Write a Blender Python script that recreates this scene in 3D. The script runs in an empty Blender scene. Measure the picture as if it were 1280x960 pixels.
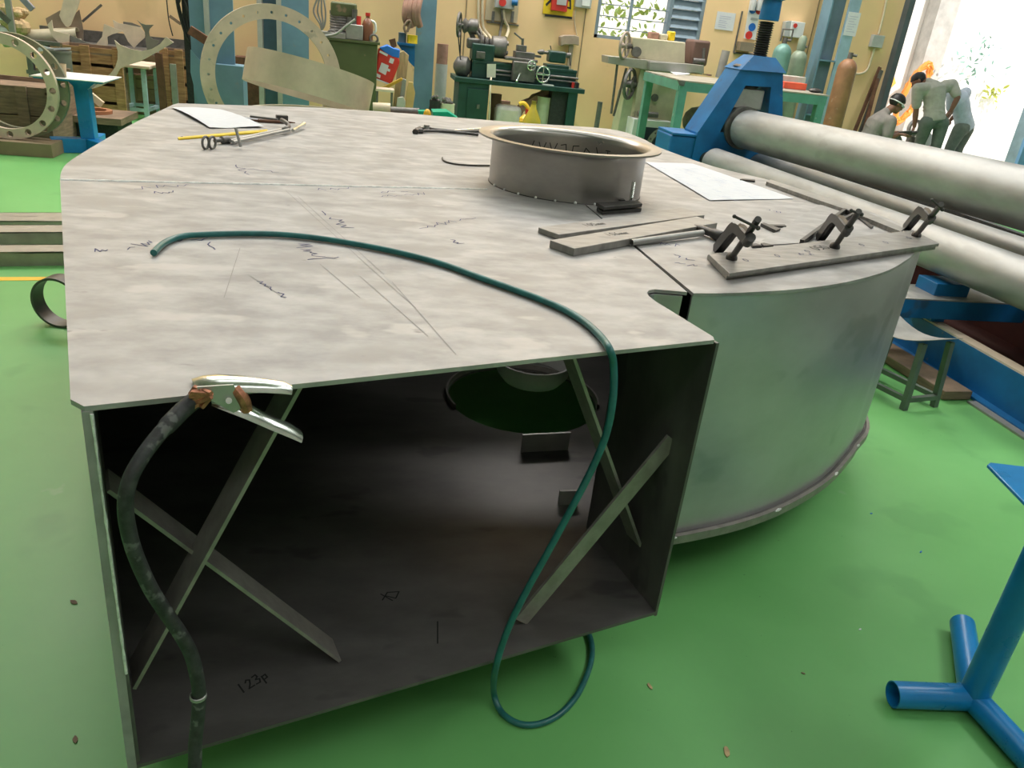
import bpy, bmesh, math, random
import numpy as np
from mathutils import Vector, Matrix, noise
random.seed(7)
scn = bpy.context.scene
COL = scn.collection

# ------------------------------------------------------------------ camera geometry
F = 985.0; HD = 450.0; ROLL = math.radians(6.5); YAW = math.radians(12.0); H = 1.42
_nd = F * F / HD
_n = np.array([-_nd * math.sin(ROLL), _nd * math.cos(ROLL), F])
UP = -_n / np.linalg.norm(_n)
_f = np.array([0, 0, 1.0]); _f = _f - UP * (_f @ UP); _f /= np.linalg.norm(_f)
_r = np.cross(_f, UP)
if _r[0] < 0: _r = -_r
YW = _f * math.cos(YAW) - _r * math.sin(YAW)
XW = _r * math.cos(YAW) + _f * math.sin(YAW)
CAM = np.array([0, 0, H])


def ray(px, py):
    r = np.array([px - 640.0, py - 480.0, F]); return np.array([r @ XW, r @ YW, r @ UP])


def PZ(px, py, z):
    r = ray(px, py); return Vector(CAM + r * ((z - H) / r[2]))


def PY(px, py, y):
    r = ray(px, py); return Vector(CAM + r * (y / r[1]))


def PX(px, py, x):
    r = ray(px, py); return Vector(CAM + r * (x / r[0]))


def PP(px, py, p0, n):
    r = Vector(ray(px, py)); c = Vector(CAM); return c + r * ((p0 - c).dot(n) / r.dot(n))


def V(*a): return Vector(a)


cam_data = bpy.data.cameras.new('camera'); cam = bpy.data.objects.new('camera', cam_data); COL.objects.link(cam)
M = Matrix.Identity(4)
for i in range(3):
    ax = (XW, YW, UP)[i]
    M[i][0] = ax[0]; M[i][1] = -ax[1]; M[i][2] = -ax[2]
M[2][3] = H
cam.matrix_world = M
cam_data.sensor_fit = 'HORIZONTAL'; cam_data.sensor_width = 36.0; cam_data.lens = F / 1280.0 * 36.0
cam_data.clip_start = 0.05; cam_data.clip_end = 200
scn.camera = cam

# ------------------------------------------------------------------ materials
MATS = {}


def mat(name, col, rough=0.6, metal=0.0, var=0.15, scale=4.0, stretch=(1, 1, 1), rot=0.0, spots=None, bump=0.0, col2=None,
        emit=None, alpha=None, rvar=0.1, detail=6.0):
    m = bpy.data.materials.new(name); m.use_nodes = True
    nt = m.node_tree; b = nt.nodes['Principled BSDF']
    tc = nt.nodes.new('ShaderNodeTexCoord'); mp = nt.nodes.new('ShaderNodeMapping')
    mp.inputs['Scale'].default_value = stretch; mp.inputs['Rotation'].default_value = (0, 0, rot)
    nt.links.new(tc.outputs['Object'], mp.inputs['Vector'])
    nz = nt.nodes.new('ShaderNodeTexNoise'); nz.inputs['Scale'].default_value = scale; nz.inputs['Detail'].default_value = detail
    nz.inputs['Roughness'].default_value = 0.6
    nt.links.new(mp.outputs['Vector'], nz.inputs['Vector'])
    rp = nt.nodes.new('ShaderNodeValToRGB')
    c1 = [max(0, c * (1 - var)) for c in col]; c2 = col2 or [min(1, c * (1 + var)) for c in col]
    rp.color_ramp.elements[0].position = 0.35; rp.color_ramp.elements[1].position = 0.65
    rp.color_ramp.elements[0].color = (*c1, 1); rp.color_ramp.elements[1].color = (*c2, 1)
    nt.links.new(nz.outputs['Fac'], rp.inputs['Fac'])
    out = rp.outputs['Color']
    for sp in (spots or []):
        scol, sscale, thr, amt = sp
        n2 = nt.nodes.new('ShaderNodeTexNoise'); n2.inputs['Scale'].default_value = sscale; n2.inputs['Detail'].default_value = 3
        nt.links.new(mp.outputs['Vector'], n2.inputs['Vector'])
        mr = nt.nodes.new('ShaderNodeMapRange'); mr.inputs['From Min'].default_value = thr; mr.inputs['From Max'].default_value = thr + 0.06
        mr.inputs['To Max'].default_value = amt
        nt.links.new(n2.outputs['Fac'], mr.inputs['Value'])
        mx = nt.nodes.new('ShaderNodeMix'); mx.data_type = 'RGBA'
        nt.links.new(mr.outputs['Result'], mx.inputs['Factor']); nt.links.new(out, mx.inputs['A']); mx.inputs['B'].default_value = (*scol, 1)
        out = mx.outputs['Result']
    nt.links.new(out, b.inputs['Base Color'])
    b.inputs['Metallic'].default_value = metal; b.inputs['Roughness'].default_value = rough
    if rvar:
        mr = nt.nodes.new('ShaderNodeMapRange'); mr.inputs['To Min'].default_value = max(0.03, rough - rvar); mr.inputs['To Max'].default_value = min(1, rough + rvar)
        nt.links.new(nz.outputs['Fac'], mr.inputs['Value']); nt.links.new(mr.outputs['Result'], b.inputs['Roughness'])
    if bump:
        bp = nt.nodes.new('ShaderNodeBump'); bp.inputs['Strength'].default_value = bump; bp.inputs['Distance'].default_value = 0.01
        nt.links.new(nz.outputs['Fac'], bp.inputs['Height']); nt.links.new(bp.outputs['Normal'], b.inputs['Normal'])
    if emit:
        b.inputs['Emission Color'].default_value = (*emit[0], 1); b.inputs['Emission Strength'].default_value = emit[1]
    if alpha is not None: b.inputs['Alpha'].default_value = alpha
    MATS[name] = m
    return m


CA = math.radians(17.6)      # heading of the casing's front edge
plate = mat('mill_plate', (0.35, 0.338, 0.33), 0.52, 0.3, 0.24, 8.0, (1.0, 1.7, 1.0), -CA, spots=[((0.28, 0.265, 0.25), 3.4, 0.56, 0.55), ((0.50, 0.47, 0.45), 6.0, 0.62, 0.55), ((0.13, 0.12, 0.115), 12.0, 0.725, 0.75)])
drumm = mat('drum_plate', (0.48, 0.46, 0.47), 0.4, 0.6, 0.12, 2.5, (1, 1, 1.6), 0, spots=[((0.28, 0.30, 0.28), 3.2, 0.62, 0.5)])
inner_shadem = mat('shaded_inner_steel', (0.135, 0.125, 0.118), 0.5, 0.4, 0.22, 4.0, (1, 2, 1), -CA, spots=[((0.06, 0.057, 0.055), 5.0, 0.62, 0.5)])  # plate steel darkened to paint in the shade inside the casing
edgem = mat('cut_edge_steel', (0.30, 0.275, 0.25), 0.5, 0.5, 0.15, 30)
weldm = mat('weld_bead', (0.78, 0.77, 0.75), 0.4, 0.3, 0.2, 60)
ringm = mat('collar_steel', (0.36, 0.335, 0.31), 0.32, 0.8, 0.14, 5, (1, 1, 2))
barm = mat('flat_bar_steel', (0.29, 0.275, 0.255), 0.5, 0.5, 0.2, 12, (1, 4, 1), -CA, spots=[((0.2, 0.19, 0.18), 9, 0.62, 0.5)])
darkm = mat('dark_forged_steel', (0.075, 0.07, 0.066), 0.45, 0.6, 0.3, 25)
blackm = mat('black_rubber', (0.02, 0.02, 0.02), 0.6, 0, 0.4, 40)
cablem = mat('worn_black_cable', (0.03, 0.03, 0.03), 0.6, 0, 0.5, 60, spots=[((0.16, 0.16, 0.15), 40, 0.6, 0.6)])
hosem = mat('teal_rubber', (0.018, 0.135, 0.13), 0.38, 0, 0.2, 30)
chromem = mat('zinc_plated_steel', (0.72, 0.74, 0.70), 0.22, 0.95, 0.12, 30)
copperm = mat('copper_strands', (0.42, 0.17, 0.10), 0.5, 0.6, 0.4, 80)
paperm = mat('white_paper', (0.68, 0.69, 0.72), 0.8, 0, 0.03, 30)
inkm = mat('blue_ink', (0.05, 0.05, 0.16), 0.8, 0, 0.2, 30)
inkk = mat('black_marker', (0.012, 0.012, 0.012), 0.8, 0, 0.1, 30)
scratchm = mat('scribed_line', (0.25, 0.24, 0.23), 0.6, 0.4, 0.1, 30)
greenf = mat('green_floor_paint', (0.145, 0.44, 0.125), 0.42, 0, 0.10, 0.8, (1, 1, 1), 0, col2=(0.185, 0.50, 0.16),
             spots=[((0.12, 0.36, 0.11), 2.6, 0.62, 0.5), ((0.30, 0.5, 0.28), 7.0, 0.72, 0.5), ((0.02, 0.10, 0.02), 55.0, 0.755, 0.8)], rvar=0.12)
yellowl = mat('yellow_line_paint', (0.85, 0.52, 0.03), 0.5, 0, 0.1, 10)
wallm = mat('yellow_wall_paint', (0.88, 0.61, 0.33), 0.8, 0, 0.05, 1.2, spots=[((0.55, 0.36, 0.17), 1.3, 0.64, 0.35), ((0.42, 0.30, 0.16), 7, 0.72, 0.5)], bump=0.03)
greyroof = mat('grey_sheeting', (0.42, 0.41, 0.40), 0.8, 0, 0.1, 2)
extwall = mat('white_render', (0.88, 0.87, 0.84), 0.9, 0, 0.04, 1.0, spots=[((0.8, 0.62, 0.3), 1.6, 0.70, 0.5)])
extgrd = mat('pale_concrete', (0.75, 0.72, 0.66), 0.9, 0, 0.1, 3)
bluem = mat('blue_machine_paint', (0.002, 0.125, 0.33), 0.5, 0, 0.18, 5, spots=[((0.03, 0.05, 0.08), 6, 0.64, 0.6), ((0.2, 0.16, 0.13), 14, 0.72, 0.7)])
bluestand = mat('blue_enamel', (0.008, 0.21, 0.52), 0.3, 0, 0.15, 6)
bluecol = mat('grey_blue_paint', (0.15, 0.27, 0.36), 0.55, 0, 0.12, 3, spots=[((0.25, 0.24, 0.22), 8, 0.68, 0.5)])
tealm = mat('dark_green_machine_paint', (0.014, 0.055, 0.045), 0.4, 0, 0.2, 6)
tablegreen = mat('table_green_paint', (0.10, 0.28, 0.22), 0.5, 0, 0.15, 6, spots=[((0.4, 0.45, 0.4), 10, 0.68, 0.6)])
olive = mat('olive_green_paint', (0.085, 0.10, 0.04), 0.5, 0, 0.15, 4, spots=[((0.30, 0.18, 0.12), 7, 0.68, 0.7)])
beige = mat('beige_machine_paint', (0.56, 0.50, 0.36), 0.55, 0, 0.12, 5, spots=[((0.25, 0.22, 0.16), 7, 0.64, 0.6)])
castm = mat('cast_iron', (0.16, 0.15, 0.14), 0.5, 0.5, 0.25, 15)
greym = mat('grey_steel', (0.38, 0.37, 0.35), 0.5, 0.6, 0.15, 8)
rollm = mat('roll_steel', (0.35, 0.355, 0.35), 0.5, 0.5, 0.16, 3, (3, 1, 3), spots=[((0.28, 0.28, 0.27), 4, 0.6, 0.5)])
flangem = mat('flange_steel', (0.60, 0.47, 0.37), 0.65, 0.05, 0.12, 5, spots=[((0.3, 0.27, 0.22), 8, 0.64, 0.5)])
scrapm = mat('plate_offcut', (0.68, 0.55, 0.43), 0.65, 0.05, 0.12, 6)
scrapd = mat('dark_plate_offcut', (0.22, 0.21, 0.19), 0.6, 0.3, 0.2, 6)
rustm = mat('rusty_steel', (0.16, 0.075, 0.045), 0.8, 0.2, 0.3, 12)
wood = mat('crate_wood', (0.38, 0.20, 0.085), 0.75, 0, 0.25, 6, (1, 1, 8), col2=(0.52, 0.30, 0.14))
woodg = mat('weathered_wood', (0.22, 0.15, 0.10), 0.8, 0, 0.3, 6, (1, 1, 8))
woodl = mat('pale_board', (0.48, 0.34, 0.18), 0.75, 0, 0.2, 6, (8, 8, 1))
brownm = mat('brown_beam_paint', (0.25, 0.185, 0.11), 0.7, 0, 0.12, 6)
lightblue = mat('pale_blue_paint', (0.42, 0.58, 0.62), 0.5, 0, 0.15, 8, spots=[((0.35, 0.3, 0.25), 12, 0.66, 0.6)])
whitem = mat('white_enamel', (0.78, 0.79, 0.78), 0.4, 0, 0.05, 8)
greyplas = mat('grey_plastic', (0.45, 0.46, 0.45), 0.5, 0, 0.08, 8)
redm = mat('red_plastic', (0.62, 0.04, 0.03), 0.4, 0, 0.1, 8)
orangem = mat('orange_cable', (0.85, 0.30, 0.05), 0.5, 0, 0.1, 8)
yellowm = mat('yellow_plastic', (0.82, 0.58, 0.02), 0.4, 0, 0.1, 8)
bluep = mat('bright_blue_plastic', (0.02, 0.17, 0.62), 0.4, 0, 0.1, 8)
cyltealm = mat('teal_cylinder_paint', (0.17, 0.33, 0.29), 0.4, 0.1, 0.15, 5)
cylbrown = mat('rusty_brown_cylinder_paint', (0.30, 0.15, 0.075), 0.5, 0.1, 0.25, 5, spots=[((0.5, 0.38, 0.28), 8, 0.66, 0.6)])
pvcm = mat('cream_conduit', (0.66, 0.56, 0.40), 0.6, 0, 0.1, 8)
louvrem = mat('grey_blue_louvre', (0.22, 0.29, 0.35), 0.5, 0.2, 0.1, 8)
glassm = mat('frosted_pane', (0.85, 0.9, 0.88), 0.1, 0, 0.02, 4, alpha=0.12)
leafm = mat('leaf_green', (0.40, 0.70, 0.16), 0.6, 0, 0.3, 3, col2=(0.6, 0.85, 0.3))
redpit = mat('dark_red_primer', (0.075, 0.018, 0.014), 0.7, 0, 0.2, 6)
skinm = mat('brown_skin', (0.20, 0.095, 0.055), 0.55, 0, 0.1, 12)
hairm = mat('black_hair', (0.012, 0.011, 0.011), 0.5, 0, 0.3, 60)
shirtg = mat('grey_work_shirt', (0.23, 0.21, 0.19), 0.85, 0, 0.12, 14)
shirtb = mat('sage_grey_work_shirt', (0.40, 0.40, 0.33), 0.85, 0, 0.10, 14)
shirtc = mat('pale_blue_shirt', (0.48, 0.55, 0.62), 0.85, 0, 0.10, 14)
trousm = mat('green_grey_trousers', (0.13, 0.16, 0.13), 0.85, 0, 0.15, 14)
brickm = mat('brown_cloth', (0.36, 0.20, 0.15), 0.85, 0, 0.2, 8)
clearp = mat('clear_plastic', (0.62, 0.60, 0.55), 0.3, 0, 0.1, 10)
cordm = mat('pinkish_cloth', (0.35, 0.26, 0.27), 0.8, 0, 0.2, 20)

# ------------------------------------------------------------------ mesh builder


class MB:
    def __init__(s): s.v = []; s.f = []; s.smooth = 40

    def add(s, vs, fs):
        o = len(s.v); s.v += [Vector(v) for v in vs]; s.f += [tuple(o + i for i in f) for f in fs]; return s

    def hexa(s, p):   # 8 points: bottom loop 4, top loop 4
        return s.add(p, [(3, 2, 1, 0), (4, 5, 6, 7), (0, 1, 5, 4), (1, 2, 6, 5), (2, 3, 7, 6), (3, 0, 4, 7)])

    def box(s, c, d, rz=0.0, R=None):
        c = Vector(c); h = [x / 2 for x in d]
        R = R or Matrix.Rotation(rz, 3, 'Z')
        p = [c + R @ Vector((x * h[0], y * h[1], z * h[2])) for z in (-1, 1) for x, y in ((-1, -1), (1, -1), (1, 1), (-1, 1))]
        return s.hexa(p)

    def bar(s, a, b, w, t, up=(0, 0, 1)):   # rectangular bar from a to b; w across, t along up
        a = Vector(a); b = Vector(b); d = (b - a).normalized(); u = Vector(up)
        x = d.cross(u)
        if x.length < 1e-5: x = d.cross(Vector((1, 0, 0)))
        x.normalize(); z = x.cross(d).normalized()
        q = [(-1, -1), (1, -1), (1, 1), (-1, 1)]
        p = [a + x * i * w / 2 + z * j * t / 2 for i, j in q] + [b + x * i * w / 2 + z * j * t / 2 for i, j in q]
        return s.hexa(p)

    def prism(s, poly, ext):     # planar polygon extruded by vector
        n = len(poly); e = Vector(ext); poly = [Vector(p) for p in poly]
        nor = Vector((0, 0, 0))
        for i in range(n):
            a, b = poly[i], poly[(i + 1) % n]; nor += a.cross(b)
        if nor.dot(e) > 0: poly = poly[::-1]
        vs = poly + [p + e for p in poly]
        fs = [tuple(range(n)), tuple(range(2 * n - 1, n - 1, -1))] + [((i + 1) % n, i, n + i, n + (i + 1) % n) for i in range(n)]
        return s.add(vs, fs)

    def frame(s, d):
        d = d.normalized(); a = Vector((0, 0, 1)) if abs(d.z) < 0.9 else Vector((1, 0, 0))
        x = d.cross(a).normalized(); return x, d.cross(x).normalized()

    def tube(s, path, r, n=10, caps=True, closed=False):
        path = [Vector(p) for p in path]; m = len(path)
        rs = r if isinstance(r, (list, tuple)) else [r] * m
        vs = []; x = None
        for i, p in enumerate(path):
            if closed: d = path[(i + 1) % m] - path[i - 1]
            else: d = path[min(i + 1, m - 1)] - path[max(i - 1, 0)]
            if d.length < 1e-9: d = Vector((0, 0, 1))
            d.normalize()
            if x is None: x, y = s.frame(d)
            else:
                x = (x - d * x.dot(d)); x = x.normalized() if x.length > 1e-6 else s.frame(d)[0]
                y = d.cross(x)
            vs += [p + (x * math.cos(2 * math.pi * k / n) + y * math.sin(2 * math.pi * k / n)) * rs[i] for k in range(n)]
        fs = []
        for i in range(m if closed else m - 1):
            j = (i + 1) % m
            fs += [(i * n + k, i * n + (k + 1) % n, j * n + (k + 1) % n, j * n + k) for k in range(n)]
        if caps and not closed: fs += [tuple(range(n - 1, -1, -1)), tuple((m - 1) * n + k for k in range(n))]
        return s.add(vs, fs)

    def cyl(s, a, b, r, n=20, r2=None): return s.tube([a, b], [r, r if r2 is None else r2], n)

    def pipe(s, a, b, r, t, n=24):   # hollow pipe with open ends
        a = Vector(a); b = Vector(b); d = b - a; return s.lathe(a, d, [(r, 0), (r, 1), (r - t, 1), (r - t, 0)], n, closed=True, unit=d.length)

    def lathe(s, o, axis, prof, n=32, closed=False, unit=1.0, arc=(0, 2 * math.pi)):
        o = Vector(o); d = Vector(axis).normalized(); x, y = s.frame(d); m = len(prof)
        full = abs(arc[1] - arc[0] - 2 * math.pi) < 1e-6; nn = n if full else n + 1
        vs = []
        for k in range(nn):
            a = arc[0] + (arc[1] - arc[0]) * k / n
            u = x * math.cos(a) + y * math.sin(a)
            vs += [o + u * r + d * (h * unit) for r, h in prof]
        fs = []
        for k in range(n):
            k2 = (k + 1) % nn
            for i in range(m if closed else m - 1):
                j = (i + 1) % m
                fs.append((k * m + i, k2 * m + i, k2 * m + j, k * m + j))
        if not closed and full:
            if prof[0][0] > 1e-6: fs.append(tuple(k * m for k in range(n - 1, -1, -1)))
            if prof[-1][0] > 1e-6: fs.append(tuple(k * m + m - 1 for k in range(n)))
        return s.add(vs, fs)

    def ball(s, c, r, n=10, sc=(1, 1, 1)):
        c = Vector(c); vs = []; fs = []
        for i in range(n + 1):
            t = math.pi * i / n
            for k in range(2 * n):
                p = math.pi * k / n
                vs.append(c + Vector((math.sin(t) * math.cos(p) * sc[0], math.sin(t) * math.sin(p) * sc[1], math.cos(t) * sc[2])) * r)
        for i in range(n):
            for k in range(2 * n):
                k2 = (k + 1) % (2 * n)
                fs.append((i * 2 * n + k, (i + 1) * 2 * n + k, (i + 1) * 2 * n + k2, i * 2 * n + k2))
        return s.add(vs, fs)

    def flange(s, c, u, v, r0, r1, t, nh, rh, rb, phase=0.0):   # annulus with bolt holes, faces along -n and +n
        c = Vector(c); u = Vector(u).normalized(); v = Vector(v).normalized(); nn = u.cross(v)
        Mx = 16
        for h in range(nh):
            tc = 2 * math.pi * (h + phase) / nh; dt = math.pi / nh
            outer = []; hole = []
            for k in range(Mx):
                a = 2 * math.pi * k / Mx + math.pi / 4
                side = k // 4; f = (k % 4) / 4.0
                e = [(1 - 2 * f, 1), (-1, 1 - 2 * f), (-1 + 2 * f, -1), (1, -1 + 2 * f)][side]
                th = tc + dt * e[0]; r = r1 if e[1] == 1 else (r0 if e[1] == -1 else (r0 + r1) / 2 + (r1 - r0) / 2 * e[1])
                outer.append((r, th))
                hx = rb + rh * math.sin(a); ty = rh * math.cos(a) / rb
                hole.append((hx, tc + ty))
            P = lambda q, z: c + (u * math.cos(q[1]) + v * math.sin(q[1])) * q[0] + nn * z
            vs = [P(q, -t / 2) for q in outer] + [P(q, -t / 2) for q in hole] + [P(q, t / 2) for q in outer] + [P(q, t / 2) for q in hole]
            fs = []
            for k in range(Mx):
                k2 = (k + 1) % Mx
                fs += [(k, k2, Mx + k2, Mx + k), (2 * Mx + k2, 2 * Mx + k, 3 * Mx + k, 3 * Mx + k2), (Mx + k, Mx + k2, 3 * Mx + k2, 3 * Mx + k)]
                if k // 4 in (0, 2): fs.append((k2, k, 2 * Mx + k, 2 * Mx + k2))
            s.add(vs, fs)
        return s


ORIG = {}


def _mesh(name, mb, m, off, bevel=0.0):
    me = bpy.data.meshes.new(name)
    me.from_pydata([tuple(v - off) for v in mb.v], [], mb.f)
    bm = bmesh.new(); bm.from_mesh(me)
    bmesh.ops.remove_doubles(bm, verts=bm.verts, dist=1e-5)
    bmesh.ops.recalc_face_normals(bm, faces=bm.faces)
    bm.to_mesh(me); bm.free()
    if mb.smooth:
        for p in me.polygons: p.use_smooth = True
        me.set_sharp_from_angle(angle=math.radians(mb.smooth))
    me.materials.append(m)
    return me


def thing(name, label, cat, loc, group=None):
    o = bpy.data.objects.new(name, None); COL.objects.link(o); o.location = loc
    o.empty_display_size = 0.05
    o['label'] = label; o['category'] = cat
    if group: o['group'] = group
    ORIG[o] = Vector(loc); return o


def part(name, mb, m, parent, bevel=0.0, label=None):
    off = ORIG[parent]
    o = bpy.data.objects.new(name, _mesh(name, mb, m, off)); COL.objects.link(o); o.parent = parent
    ORIG[o] = off
    if bevel:
        b = o.modifiers.new('bevel', 'BEVEL'); b.width = bevel; b.segments = 2; b.limit_method = 'ANGLE'
    if label: o['label'] = label
    return o


def single(name, mb, m, label, cat, group=None, bevel=0.0, kind=None):
    xs = [v.x for v in mb.v]; ys = [v.y for v in mb.v]; zs = [v.z for v in mb.v]
    loc = Vector(((min(xs) + max(xs)) / 2, (min(ys) + max(ys)) / 2, min(zs)))
    o = bpy.data.objects.new(name, _mesh(name, mb, m, loc)); COL.objects.link(o); o.location = loc
    ORIG[o] = loc
    if label: o['label'] = label
    if cat: o['category'] = cat
    if group: o['group'] = group
    if kind: o['kind'] = kind
    if bevel:
        b = o.modifiers.new('bevel', 'BEVEL'); b.width = bevel; b.segments = 2; b.limit_method = 'ANGLE'
    return o


def struct(name, mb, m, label=None, bevel=0.0): return single(name, mb, m, label, None, None, bevel, 'structure')


def tree_copy(o, parent=None):
    c = o.copy(); COL.objects.link(c)
    if parent: c.parent = parent
    for ch in [k for k in bpy.data.objects if k.parent == o and k is not c]: tree_copy(ch, c)
    return c


def crom(pts, n=6, closed=False):
    pts = [Vector(p) for p in pts]; m = len(pts); out = []
    for i in range(m if closed else m - 1):
        if closed: a, b, c, d = pts[i - 1], pts[i], pts[(i + 1) % m], pts[(i + 2) % m]
        else: a, b, c, d = pts[max(i - 1, 0)], pts[i], pts[i + 1], pts[min(i + 2, m - 1)]
        for k in range(n):
            t = k / n
            out.append(0.5 * ((2 * b) + (c - a) * t + (2 * a - 5 * b + 4 * c - d) * t * t + (3 * b - a - 3 * c + d) * t ** 3))
    if not closed: out.append(pts[-1])
    return out


def pz(poly, z): return [PZ(x, y, z) for x, y in poly]


def py_(poly, y): return [PY(x, yy, y) for x, yy in poly]


def ibeam(mb, x, y, z0, z1, w, d, t=0.012, rz=0.0):
    R = Matrix.Rotation(rz, 3, 'Z'); c = Vector((x, y, (z0 + z1) / 2)); h = z1 - z0
    for off, dim in (((0, -d / 2 + t / 2, 0), (w, t, h)), ((0, d / 2 - t / 2, 0), (w, t, h)), ((0, 0, 0), (t, d - 2 * t, h))):
        mb.box(c + R @ Vector(off), dim, R=R)
    return mb

# ================================================================== SETTING
WY = 11.0
mb = MB(); mb.box((1.5, 3.0, -0.05), (19, 16.4, 0.1)); struct('floor', mb, greenf, 'glossy green painted workshop floor')
mb = MB(); mb.box((8, 15.2, -0.22), (24, 8, 0.14)); struct('ground_outside', mb, extgrd, 'pale sunlit ground outside the doorway')
# back wall with a window opening and a door opening
wx0, wz0, wz1 = 2.90, 1.345, 2.9
wx1 = PY(884, 0, WY).x
dx0, dx1, dz1 = 7.21, 9.90, 4.6
mb = MB()
for x0, x1, z0, z1 in ((-8, wx0, 0, 7), (wx0, wx1, 0, wz0), (wx0, wx1, wz1, 7), (wx1, dx0, 0, 7), (dx0, dx1, dz1, 7), (dx1, 11, 0, 7)):
    mb.box(((x0 + x1) / 2, WY + 0.11, (z0 + z1) / 2), (x1 - x0, 0.22, z1 - z0))
struct('wall_back', mb, wallm, 'pale yellow painted wall behind the machines')
for nm, c, d in (('wall_left', (-8.1, 3, 3.5), (0.2, 16.4, 7)), ('wall_right', (11.1, 3, 3.5), (0.2, 16.4, 7)), ('wall_front', (1.5, -5.1, 3.5), (19.4, 0.2, 7))):
    mb = MB(); mb.box(c, d); struct(nm, mb, greyroof)
mb = MB(); mb.box((1.5, 3.0, 7.1), (19.4, 16.6, 0.2)); struct('ceiling', mb, greyroof)
mb = MB(); mb.box((wx0 - 4.0, WY - 0.004, 0.07), (9, 0.012, 0.14)); mb.box(((wx0 + dx0) / 2 + .1, WY - 0.004, 0.07), (4.6, 0.012, 0.14))
struct('baseboard_back', mb, brownm, 'dirty brown painted foot of the yellow wall')
# yellow floor lines
for i, (a, b) in enumerate((((-4.2, 4.95), (-0.9, 5.55)), ((-3.8, 3.75), (-0.9, 4.28)))):
    mb = MB(); mb.bar((*a, 0.0012), (*b, 0.0012), (0.085, 0.055)[i], 0.0016)
    struct('floor_marking', mb, yellowl, ('yellow painted floor line beyond the steel channels', 'yellow painted floor line in front of the steel channels')[i])
# door frame
mb = MB()
mb.box((dx0 + .04, WY + 0.06, dz1 / 2), (0.08, 0.36, dz1)); mb.box(((dx0 + dx1) / 2, WY + .06, dz1), (dx1 - dx0, .36, .08))
struct('door_1', mb, mat('dark_grey_frame', (0.09, 0.11, 0.13), 0.5), 'dark grey frame of the open doorway')
mb = MB(); mb.box((dx1 - .05, WY + .06, dz1 / 2), (0.1, 0.3, dz1)); struct('trim_2', mb, mat('pale_blue_jamb', (0.42, 0.55, 0.62), 0.5), 'pale blue right jamb of the doorway')
# wall plumbing lines: panel joints on the wall
mb = MB()
for x in (2.75, 1.2, 5.95):
    mb.box((x, WY - 0.003, 3.5), (0.012, 0.01, 7))
struct('trim_1', mb, brownm, 'thin vertical joint in the yellow wall')
# outside
mb = MB(); mb.box((11, 17.1, 2.5), (24, 0.2, 6)); struct('exterior_wall', mb, extwall, 'bright white wall across the yard')
p = PY(1185, 40, 16.4); mb = MB(); mb.box((p.x, 16.85, 2.5), (0.46, 0.5, 6)); struct('pillar', mb, mat('grey_pillar', (0.52, 0.50, 0.47), 0.8), 'pale grey pillar on the sunlit wall outside')
# window
wt = thing('window_1', 'louvred window above the grey shaping machine', 'window', (wx0, WY, wz0)); del wt['category']; wt['kind'] = 'structure'
mb = MB()
xm = PY(838, 20, WY).x
for x in (wx0 + .025, xm, wx1 - .025): mb.box((x, WY + .08, (wz0 + wz1) / 2), (0.05, 0.12, wz1 - wz0))
for z in (wz0 + .02, wz1 - .02): mb.box(((wx0 + wx1) / 2, WY + .08, z), (wx1 - wx0, 0.12, 0.04))
part('window_frame', mb, louvrem, wt)
mb = MB(); xb = PY(788, 30, WY).x
mb.box((xb, WY + .07, (wz0 + wz1) / 2), (0.035, 0.035, wz1 - wz0))
for z in np.arange(wz0 + .13, wz1, .14): mb.box(((wx0 + xm) / 2, WY + .07, z), (xm - wx0, 0.012, 0.012))
part('window_bar', mb, louvrem, wt)
mb = MB()
for z in np.arange(wz0 + .05, wz1 - .05, .115):
    mb.box(((xm + wx1) / 2, WY + .05, z), (wx1 - xm - .06, 0.01, 0.125), R=Matrix.Rotation(math.radians(-28), 3, 'X'))
part('louvre', mb, louvrem, wt)
# foliage outside
rng = random.Random(3)


def leafclump(name, c, sx, sy, sz, n, size, label, m=leafm):
    mb = MB(); mb.smooth = 0
    for i in range(n):
        q = Vector(c) + Vector((rng.gauss(0, sx), rng.gauss(0, sy), rng.gauss(0, sz)))
        R = Matrix.Rotation(rng.uniform(0, 6.28), 3, 'Z') @ Matrix.Rotation(rng.uniform(-1, 1), 3, 'X') @ Matrix.Rotation(rng.uniform(0, 6), 3, 'Y')
        s = size * rng.uniform(.6, 1.3)
        a = [R @ Vector(v) * s for v in ((-1, 0, 0), (-.3, .4, .08), (.5, .35, .05), (1, 0, 0), (.5, -.35, .05), (-.3, -.4, .08))]
        mb.add([q + v for v in a], [(0, 1, 2, 3, 4, 5)])
    single(name, mb, m, label, 'foliage', kind='stuff')


leafclump('tree_foliage', (3.9, 13.4, 1.9), 0.55, .3, .55, 520, 0.062, 'green tree leaves seen through the barred window')
leafclump('creeper', PY(1222, 75, 16.5), 0.30, .04, .22, 60, 0.06, 'thin creeper on the white wall outside', mat('teal_leaf', (0.25, 0.42, 0.36), 0.7, 0, 0.3, 4))
leafclump('weeds', PY(1243, 118, 16.8), 0.12, .05, .1, 40, 0.07, 'small yellow green weeds on the white wall outside', mat('yellow_leaf', (0.5, 0.55, 0.12), 0.7, 0, 0.3, 4))

# ================================================================== LIGHTS
w = bpy.data.worlds.new('world'); scn.world = w; w.use_nodes = True
bg = w.node_tree.nodes['Background']; bg.inputs['Color'].default_value = (0.86, 0.94, 1.0, 1); bg.inputs['Strength'].default_value = 1.0


def area(name, loc, sx, sy, power, col=(1, 1, 1), rot=(0, 0, 0)):
    l = bpy.data.lights.new(name, 'AREA'); l.shape = 'RECTANGLE'; l.size = sx; l.size_y = sy; l.energy = power; l.color = col
    o = bpy.data.objects.new(name, l); COL.objects.link(o); o.location = loc; o.rotation_euler = rot; return o


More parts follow.
